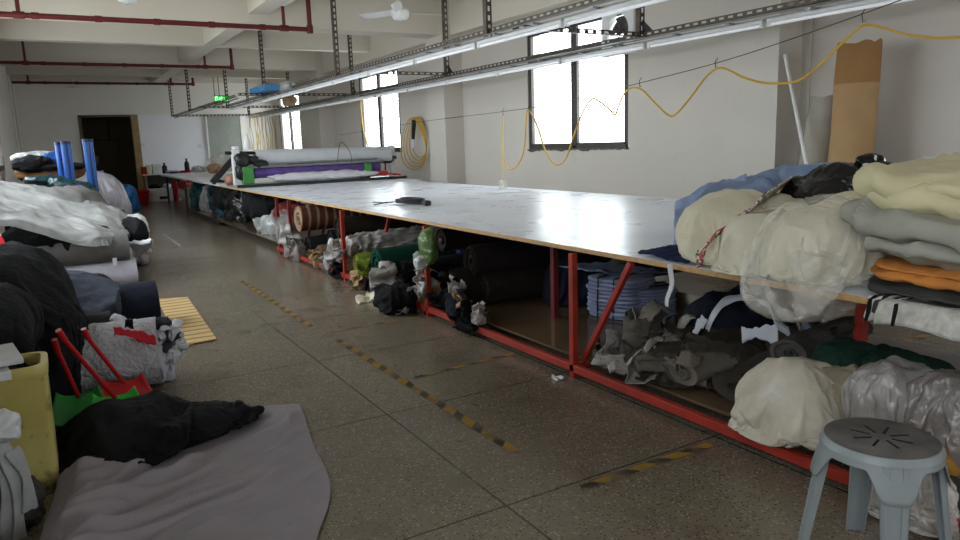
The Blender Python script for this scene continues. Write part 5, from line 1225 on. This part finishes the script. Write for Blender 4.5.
# nearer part of the heap
roll((.59, 6.05, .185), (-.55, 6.05, .185), .18, M_navy, 'thick navy black roll on the floor, facing the aisle', 361, group=G1, core=False, amp=.006, flat=1)
def slate():
    mb = MB(); A = smooth_path([at_y(px, py, 6.5) for px, py in ((40, 268), (60, 270), (85, 272), (105, 280), (118, 290))], 8); B = smooth_path([at_y(px, py, 5.72) for px, py in ((60, 300), (80, 306), (98, 306), (108, 300), (118, 296))], 8)
    def fn(u, v):
        q = poly(A, u) * (1 - v) + poly(B, u) * v; q.z += .06 * math.sin(v * math.pi) ; q += Vector((0, -.04, .06)) * wrinkle(q, 3, 362, (.6, 1.4, 1)); return q
    sheet(mb, fn, 60, 40); o = obj('cloth_sheet', mb, M_slate, None, 'slate grey cloth draped over the navy black roll', 'cloth', smooth=70)
    cr = MB(); sheet(cr, lambda u, v: fn(u, v) - Vector((0, -.03, .07)), 24, 16); soft(o, [], 14, -.14, None, .3, .2, extra=[cr])
slate()
pile('cloth_bundle', 'dark grey cloth under the slate cloth left of the navy roll', 'cloth', M_char, [dict(c=(-.15, 6.3, .2), d=(.4, .35, .22), seed=363, amp=.05, f=4, n=5, floor=.004)])
softpile('cloth_bundle', 'large black fleece heap beside the yellow bin', 'cloth', M_black2, [dict(c=(-.26, 4.85, .44), d=(.3, .65, .42), seed=365, amp=.05, f=3, n=6, low=.1, p=2.3, floor=.004), dict(c=(-.1, 4.45, .4), d=(.16, .22, .22), seed=366, amp=.04, f=4, n=6, low=.1, p=2.2, tilt=.3), dict(c=(-.36, 4.0, .62), d=(.22, .4, .13), seed=367, amp=.04, f=4, n=5)], ground=G_FLOOR, k=.9, shrink=-.15)
p = at_y(112, 323, 4.95); roll((p.x, 4.95, p.z), (p.x - .6, 5.0, p.z - .02), .075, M_char, 'short charcoal roll poking out right of the black fleece heap', 370, group=G1, core=False)
roll((.42, 4.5, .2), (-.35, 4.6, .2), .195, M_knit, 'thick white knit roll on the floor beside the brooms', 371, group=G1, core=False, amp=.022, low=.08)
a = [at_y(px, py, 4.75) for px, py in ((112, 318), (130, 322), (148, 328), (160, 335), (168, 350))]; b = [at_y(px, py, 4.4) for px, py in ((112, 338), (130, 341), (146, 344), (156, 356), (165, 378))]
A = smooth_path(a, 8); B = smooth_path(b, 8); mb = MB()
def fn(u, v):
    q = poly(A, u) * (1 - v) + poly(B, u) * v; q.z += .04 * math.sin(v * math.pi); q += Vector((.02, -.02, .03)) * wrinkle(q, 9, 372); return q
sheet(mb, fn, 40, 20); obj('cloth_sheet', mb, M_lav, None, 'pale lavender cloth lying over the white knit roll', 'cloth', solid=.02, smooth=70)
ribbon([at_y(px, py, 4.3) for px, py in ((114, 331), (128, 333), (142, 337), (156, 341))], .05, mat('crimson_cloth', (200, 30, 52), .8, .1), 'crimson red strip across the lavender cloth', 3, (0, .25, .97))
mb = MB(); q = at_y(134, 322, 4.3); scrap_mb(mb, (q.x, q.y, q.z - .03), (.12, .03), 5, 1.4, 4); obj('cord_scrap', mb, M_blackc, None, 'small black strap on the lavender cloth above the crimson strip', 'strap', solid=.004)
for i, (px, py, m, l) in enumerate(((150, 372, M_whitec, 'white ruffled cloth at the aisle end of the knit roll'), (160, 352, M_lav, 'lavender ruffled cloth end above the white ruffle'), (168, 368, M_lav, 'lavender cloth end touching the floor by the aisle'), (165, 345, M_slate, 'slate blue cloth end tucked behind the lavender ruffle'), (150, 385, M_knit, 'white knit edge lying on the floor at the aisle'), (172, 350, M_whitec, 'white cloth tip farthest right on the lavender ruffles'))):
    p = at_y(px, py, 4.55); p.z = max(p.z, .07); crumple('cloth_end', p, (.06, .09, .08), m, l, 'cloth', 375 + i)
# cardboard mat
mb = MB(); mb.add([(.62, 5.25, .004), (.88, 5.3, .004), (.95, 7.05, .004), (.7, 7.15, .004), (.62, 5.25, .012), (.88, 5.3, .012), (.95, 7.05, .012), (.7, 7.15, .012)], [(3, 2, 1, 0), (4, 5, 6, 7), (0, 1, 5, 4), (1, 2, 6, 5), (2, 3, 7, 6), (3, 0, 4, 7)])
obj('cardboard_mat', mb, M_slat, None, 'ribbed tan cardboard mat on the floor beside the navy roll', 'mat', smooth=0)
# yellow bin
bx = thing('plastic_bin', (-.42, 3.45, 0), 'worn yellow plastic bin at the left edge', 'bin')
def rbox(mb, x0, x1, y0, y1, z0, z1, r_, taper=0, n=6, inner=0):
    prof = []
    for cx, cyy, a0 in ((x1 - r_, y1 - r_, 0), (x0 + r_, y1 - r_, 90), (x0 + r_, y0 + r_, 180), (x1 - r_, y0 + r_, 270)):
        for k in range(n + 1): a = R_(a0 + 90 * k / n); prof.append((cx + r_ * math.cos(a), cyy + r_ * math.sin(a)))
    mx, my = (x0 + x1) / 2, (y0 + y1) / 2; N = len(prof); vs = []
    rings = [(z0, .93 - taper), (z0 + .015, .97 - taper), (z0 + .04, 1 - taper), (z1 - .05, 1), (z1 - .045, 1.025), (z1 - .005, 1.03), (z1, 1.02), (z1, .93), (z0 + .05, .9 - taper)]
    for z, s in rings: vs += [(mx + (a - mx) * s, my + (b - my) * s, z) for a, b in prof]
    fs = [(i * N + k, i * N + (k + 1) % N, (i + 1) * N + (k + 1) % N, (i + 1) * N + k) for i in range(len(rings) - 1) for k in range(N)]
    fs += [tuple(range(N))[::-1], tuple((len(rings) - 1) * N + k for k in range(N))]
    mb.add(vs, fs)
mb = MB(); rbox(mb, -.6, -.115, 3.27, 3.52, .0, .53, .05, .03); obj('bin_body', mb, M_bin, bx, smooth=50)
mb = MB(); blob(mb, (-.36, 3.4, .44), (.2, .09, .1), 381, .04, 5, n=5); obj('cloth_bundle', mb, M_black2, None, 'black cloth inside the yellow bin', 'cloth', smooth=70)
p = at_y(10, 358, 3.4); 
for i, (px, py, l) in enumerate(((6, 358, 'white folded card lying on the rim of the yellow bin'), (2, 372, 'white box corner sticking over the front of the yellow bin'))):
    p = at_y(px, py, 3.3 - .04 * i); mb = MB(); mb.box((p.x - .18, 3.2 - .05 * i, p.z - .012), (p.x + .04 - .03 * i, 3.5, p.z + .012 + .01 * i), .15); obj('card_box', mb, M_whitec, None, l, 'box', bevel=.004)
# brooms and dustpans
def dustpan(hx, hy, hz, bx_, by_, m, label):
    t = thing('dustpan', (bx_, by_, 0), label, 'dustpan', 'plastic dustpans beside the yellow bin')
    mb = MB(); mb.tube([(hx, hy, hz), (bx_, by_, .12)], .011, 10); hd_ = obj('handle', mb, M_redp, t, label='red handle')
    mb = MB(); mb.tube([(hx, hy, hz), (hx + (hx - bx_) * .12, hy + (hy - by_) * .12, hz + .06)], .014, 10); obj('grip', mb, M_redp, hd_)
    mb = MB(); W_ = .15; L_ = .22
    def fn(u, v):
        x = (v - .5) * 2; z = .03 + .09 * u ** 2 + .035 * abs(x) ** 4
        return Vector((bx_ + x * W_ * (1 - .35 * u), by_ - L_ * (1 - u) * .9 + .04, z))
    sheet(mb, fn, 14, 20); obj('pan', mb, m, t, solid=.006)
    return t
dustpan(-.04, 3.78, .5, .14, 3.98, M_greenp, 'bright green dustpan with red handle, nearest the black cloth')
dustpan(.06, 4.1, .42, .2, 4.22, M_redp, 'red dustpan with red handle behind the green one')
dustpan(-.08, 3.95, .42, -.02, 4.12, mat('mid_green_plastic', (46, 160, 66), .35), 'second green dustpan tucked between bin and red dustpan')
# black cloth and grey sheet on the floor
softpile('cloth_bundle', 'black cloth dumped on the grey sheet in the foreground', 'cloth', M_blackc,
     [dict(c=(.16, 3.55, .07), d=(.26, .3, .15), seed=390, amp=.06, f=4, n=6, low=.2, floor=.012, p=2.2), dict(c=(.42, 3.58, .04), d=(.25, .2, .09), seed=391, amp=.05, f=5, n=6, low=.2, floor=.012, p=2.2), dict(c=(.62, 3.6, .02), d=(.14, .08, .045), seed=392, amp=.03, f=6, n=5, low=.2, floor=.012, rz=-.2)], ground=[((-1, 2, -.3), (2, 5, .03))], shrink=-.25, bend=.1, k=.88)
Rr = smooth_path([(.48, 1.9, 0), (.64, 2.27, 0), (.81, 2.62, 0), (.89, 3.1, 0), (.985, 3.62, 0)], 8); Ll = smooth_path([(-.3, 1.9, 0), (-.22, 2.45, 0), (-.185, 2.85, 0), (-.13, 3.3, 0), (-.08, 3.85, 0)], 8)
mb = MB()
def fn(u, v):
    a = poly(Ll, v); b = poly(Rr, v); q = a * (1 - u) + b * u
    q.y += .1 * math.sin(u * 3.1) * v + .03 * noise.noise(Vector((u * 5, v * 5, 3)))
    s = q.y * .93 - q.x * .36                                                     # folds run from near left to far right
    t_ = q.x * .93 + q.y * .36
    k = max(0, 1 - u * 1.15)
    h = 0
    for fr_, am, se in ((3.6, .06, 1), (6.5, .04, 2), (12, .018, 3)):
        n_ = noise.noise(Vector((s * fr_ + 1.2 * noise.noise(Vector((t_ * 2, s * 2, se))), t_ * fr_ * .22, se * 3.7))); r_ = 1 / (1 + 34 * n_ * n_); h += am * r_
    h *= .45 + .8 * k; dd = math.hypot((q.x - .3) / .55, (q.y - 3.58) / .36); h *= min(1, max(.02, (dd - .75) * 2.5))
    edge = min(1, (1 - u) * 14) * min(1, u * 12) * min(1, (1 - v) * 14)
    q.z = .006 + h * (.25 + .75 * edge)
    return q
sheet(mb, fn, 210, 190); o = obj('cloth_sheet', mb, M_sheet, None, 'large grey lavender cloth sheet spread wrinkled on the floor', 'cloth', smooth=80, solid=.003)
# left edge whites
pile('plastic_bag', 'white plastic bag at the left edge in front of the bin', 'bag', mat('white_plastic', (216, 218, 222), .4, .05, bump=.3, bscale=20), [dict(c=at_y(2, 426, 2.95), d=(.05, .07, .055), seed=395, amp=.04, f=9, n=5, low=.2)])
for i, (px, py, px2, py2, l) in enumerate(((2, 445, 20, 540, 'white cloth strip hanging at the left edge below the white bag'), (12, 450, 30, 510, 'grey white cloth strip next to the bin foot'), (-6, 450, 8, 545, 'white cloth strip farthest left in front of the bin'))):
    a = at_y(px, py, 2.9); b = at_y(px2, py2, 2.9); ribbon([a, a * .6 + b * .4 + Vector((.02, -.02, 0)), b], .045, mat('greyed_white_cloth', (176, 178, 180), .85, .12, bump=.2), l, i, (.8, .5, .1))
pile('cloth_bundle', 'dark cloth low at the left edge behind the white strips', 'cloth', M_char, [dict(c=(-.3, 3.05, .07), d=(.12, .12, .09), seed=397, amp=.04, f=7, n=5, floor=.004), dict(c=(-.38, 2.95, .2), d=(.06, .1, .2), seed=398, amp=.04, f=7, n=5, floor=.004)])
# red and white stick
a = at_y(-3, 235, 5.6); b = at_y(11, 262, 5.3); mb = MB(); mb.tube([a, b], .022, 8); mb2 = MB()
obj('striped_stick', mb, stripe_material('red_white_stripes', (200, 30, 50), (226, 222, 222), 2, .09, .4), None, 'red and white stick leaning at the left edge above the black fleece', 'stick')

# ================================================================== FAR WALL BENCH
yb = 22.55
bench = thing('wall_bench', (3.0, yb, 0), 'white board bench along the far wall with bottles on it', 'bench')
mb = MB(); mb.box((2.2, 22.3, .72), (4.05, 22.98, .75)); obj('bench_top', mb, M_white, bench, smooth=0)
mb = MB(); mb.box((2.24, 22.92, .3), (4.0, 22.98, .72)); obj('back_panel', mb, mat('grey_panel', (92, 92, 90), .7), bench, smooth=0)
for x in (2.26, 3.2, 4.0):
    mb = MB(); mb.box((x - .025, 22.4, 0), (x + .025, 22.45, .72)); obj('leg', mb, M_jamb if x < 2.5 else M_dleg, bench, smooth=0)
def on_bench(px): return at_y(px, 172, yb).x
def bottle(px, h, r_, m, label, name='bottle', capm=None, yy=yb - .1):
    x = on_bench(px); t = thing(name, (x, yy, .75), label, 'bottle', 'bottles and tins on the far bench')
    mb = MB(); mb.lathe([(r_ * .9, 0), (r_, .01), (r_, h * .62), (r_ * .9, h * .7), (r_ * .35, h * .82), (r_ * .35, h * .9)], (x, yy, .75), 16); obj('bottle_body', mb, m, t)
    mb = MB(); mb.lathe([(r_ * .42, h * .88), (r_ * .42, h), (r_ * .2, h)], (x, yy, .75), 14); obj('cap', mb, capm or M_blackm, t)
def bx_(px0, px1, h, m, name, label, cat='box', yy=yb - .05, d=.2, z=.75):
    a = on_bench(px0); b = on_bench(px1); mb = MB(); mb.box((a, yy - d, z), (b, yy, z + h)); return obj(name, mb, m, None, label, cat, bevel=.01)
x = on_bench(144); mb = MB(); mb.lathe([(.08, 0), (.085, .01), (.085, .2), (.08, .21), (.03, .215)], (x, yb - .1, .75), 18); obj('red_tin', mb, M_redp, None, 'small red tin at the left end of the far bench', 'tin')
bx_(146, 150, .26, mat('cream_carton', (220, 210, 170), .6), 'cream_carton', 'cream carton next to the red tin on the far bench')
bx_(152, 161, .28, M_white, 'white_box', 'white box in the middle left of the far bench')
bottle(164.5, .3, .07, M_blackm, 'black bottle right of the white box on the far bench')
x = on_bench(172); mb = MB(); pad(mb, (x, yb - .1, .79), (.2, .15, .04), 401, .01, n=4); obj('paper_stack', mb, mat('lilac_paper', (186, 168, 200), .7), None, 'lilac papers lying on the far bench', 'paper')
mb = MB(); pad(mb, (x + .05, yb - .2, .775), (.15, .1, .024), 402, .01, n=4); obj('paper_stack', mb, M_navyb, None, 'dark blue folder leaning on the lilac papers', 'folder')
x = on_bench(185); mb = MB(); mb.lathe([(.16, 0), (.2, .06), (.19, .06), (.15, .01)], (x, yb - .12, .75), 24); obj('red_bowl', mb, M_redp, None, 'shallow red bowl on the far bench', 'bowl')
bottle(187, .4, .07, M_blackm, 'tall dark bottle standing behind the red bowl', capm=M_blackm)
for px, l in ((196, 'white plastic bag on the bench right of the red bowl'), (202, 'second white bag, nearer to the orange filled one')):
    pile('plastic_bag', l, 'bag', M_filmw, [dict(c=(on_bench(px), yb - .15, .82), d=(.13, .13, .09), seed=px, amp=.05, f=8, n=5, low=.2)])
x = on_bench(214) - .15; yy = 20.6; x = at_y(215, 168, yy).x
t = thing('clear_bag', (x, yy, .75), 'clear bag with orange contents on the far white table', 'bag')
mb = MB(); blob(mb, (x, yy, .87), (.2, .17, .12), 5, .04, 8, .2, n=5); obj('orange_contents', mb, mat('orange_pieces', (208, 140, 72), .7, .3, 30), t, smooth=70)
mb = MB(); blob(mb, (x + .02, yy, .95), (.26, .2, .2), 6, .06, 6, .25, n=5); blob(mb, (x + .2, yy, 1.14), (.07, .07, .13), 7, .04, 8, .25, n=4); obj('clear_film', mb, M_film, t, smooth=70)
# things below the bench
xb = at_y(139, 200, 21.4).x
t = thing('red_basket', (xb, 21.45, 0), 'red plastic basket on the floor by the far doorway', 'basket')
mb = MB(); rbox(mb, xb - .26, xb + .26, 21.2, 21.7, 0, .37, .06, .12); obj('basket_body', mb, M_redp, t, smooth=50)
a = at_y(150, 200, 21.8).x; b = at_y(173, 200, 21.8).x
t = thing('white_box', ((a + b) / 2, 21.8, 0), 'white box with a dark label on the floor under the far bench', 'box')
mb = MB(); mb.box((a, 21.8, .0), (b, 22.2, .36)); obj('carton', mb, M_white, t, bevel=.012)
mb = MB(); mb.box((a + .25, 21.792, .06), (a + .46, 21.799, .14)); obj('dark_label', mb, M_blackm, t, smooth=0)
pile('cloth_bundle', 'black cloth on the white box under the far bench', 'cloth', M_blackc, [dict(c=(a + .18, 22.0, .41), d=(.16, .14, .06), seed=411, amp=.03, f=8, n=4)])
pile('cloth_bundle', 'white cloth on the white box under the far bench', 'cloth', M_whitec, [dict(c=(a + .5, 22.0, .41), d=(.1, .12, .06), seed=412, amp=.03, f=8, n=4)])
x = at_y(176, 190, 22.5).x
t = thing('fire_extinguisher', (x, 22.6, 0), 'red fire extinguisher under the far bench beside the dark leg', 'fire extinguisher')
mb = MB(); mb.lathe([(.075, 0), (.08, .02), (.08, .42), (.06, .5), (.025, .53), (.025, .58)], (x, 22.6, 0), 18); obj('cylinder', mb, M_redp, t)
mb = MB(); mb.box((x - .02, 22.5, .57), (x + .02, 22.64, .62)); mb.tube([(x, 22.55, .58), (x + .09, 22.52, .5), (x + .09, 22.52, .25)], .012, 8); obj('valve_and_hose', mb, M_blackm, t)
p = at_y(187, 195, 22.0); pile('plastic_bag', 'red bag under the far bench beside the extinguisher', 'bag', M_redp, [dict(c=(p.x, 22.1, .4), d=(.15, .14, .12), seed=414, amp=.05, f=8, n=5)])
pile('plastic_bag', 'white bag under the far bench below the red bag', 'bag', M_filmw, [dict(c=(p.x, 22.05, .14), d=(.2, .16, .15), seed=415, amp=.05, f=8, n=5, floor=.004)])
# corridor things beyond the doorway
p = at_y(94, 156, 25.2)
t = thing('wash_basin', (p.x, YE + 3.1, p.z - .3), 'pale basin on the back wall of the dark room', 'basin')
mb = MB(); mb.lathe([(.05, 0), (.14, .06), (.18, .28), (.17, .3), (.12, .27)], (p.x, YE + 3.0, p.z - .3), 18); obj('bowl', mb, M_white, t)
mb = MB(); mb.tube([(p.x + .1, YE + 3.16, p.z + .5), (p.x + .8, YE + 3.16, p.z + .5), (p.x + .8, YE + 3.16, p.z + .1)], .03); mb.tube([(p.x + .55, YE + 3.16, 2.8), (p.x + .55, YE + 3.16, p.z + .5)], .03); obj('water_pipe', mb, M_steel, None, 'bent pipe on the back wall of the dark room', 'pipe')
# small wall fittings
for px, py in ((143, 145), (200, 146)):
    p = at_y(px, py, YE); mb = MB(); mb.box((p.x - .05, YE - .02, p.z - .05), (p.x + .05, YE - .001, p.z + .05)); obj('wall_switch', mb, M_white, None, 'small white switch plate on the far wall %s' % ('beside the dark doorway' if px < 160 else 'beside the grey green door'), 'switch', bevel=.004)

settle()
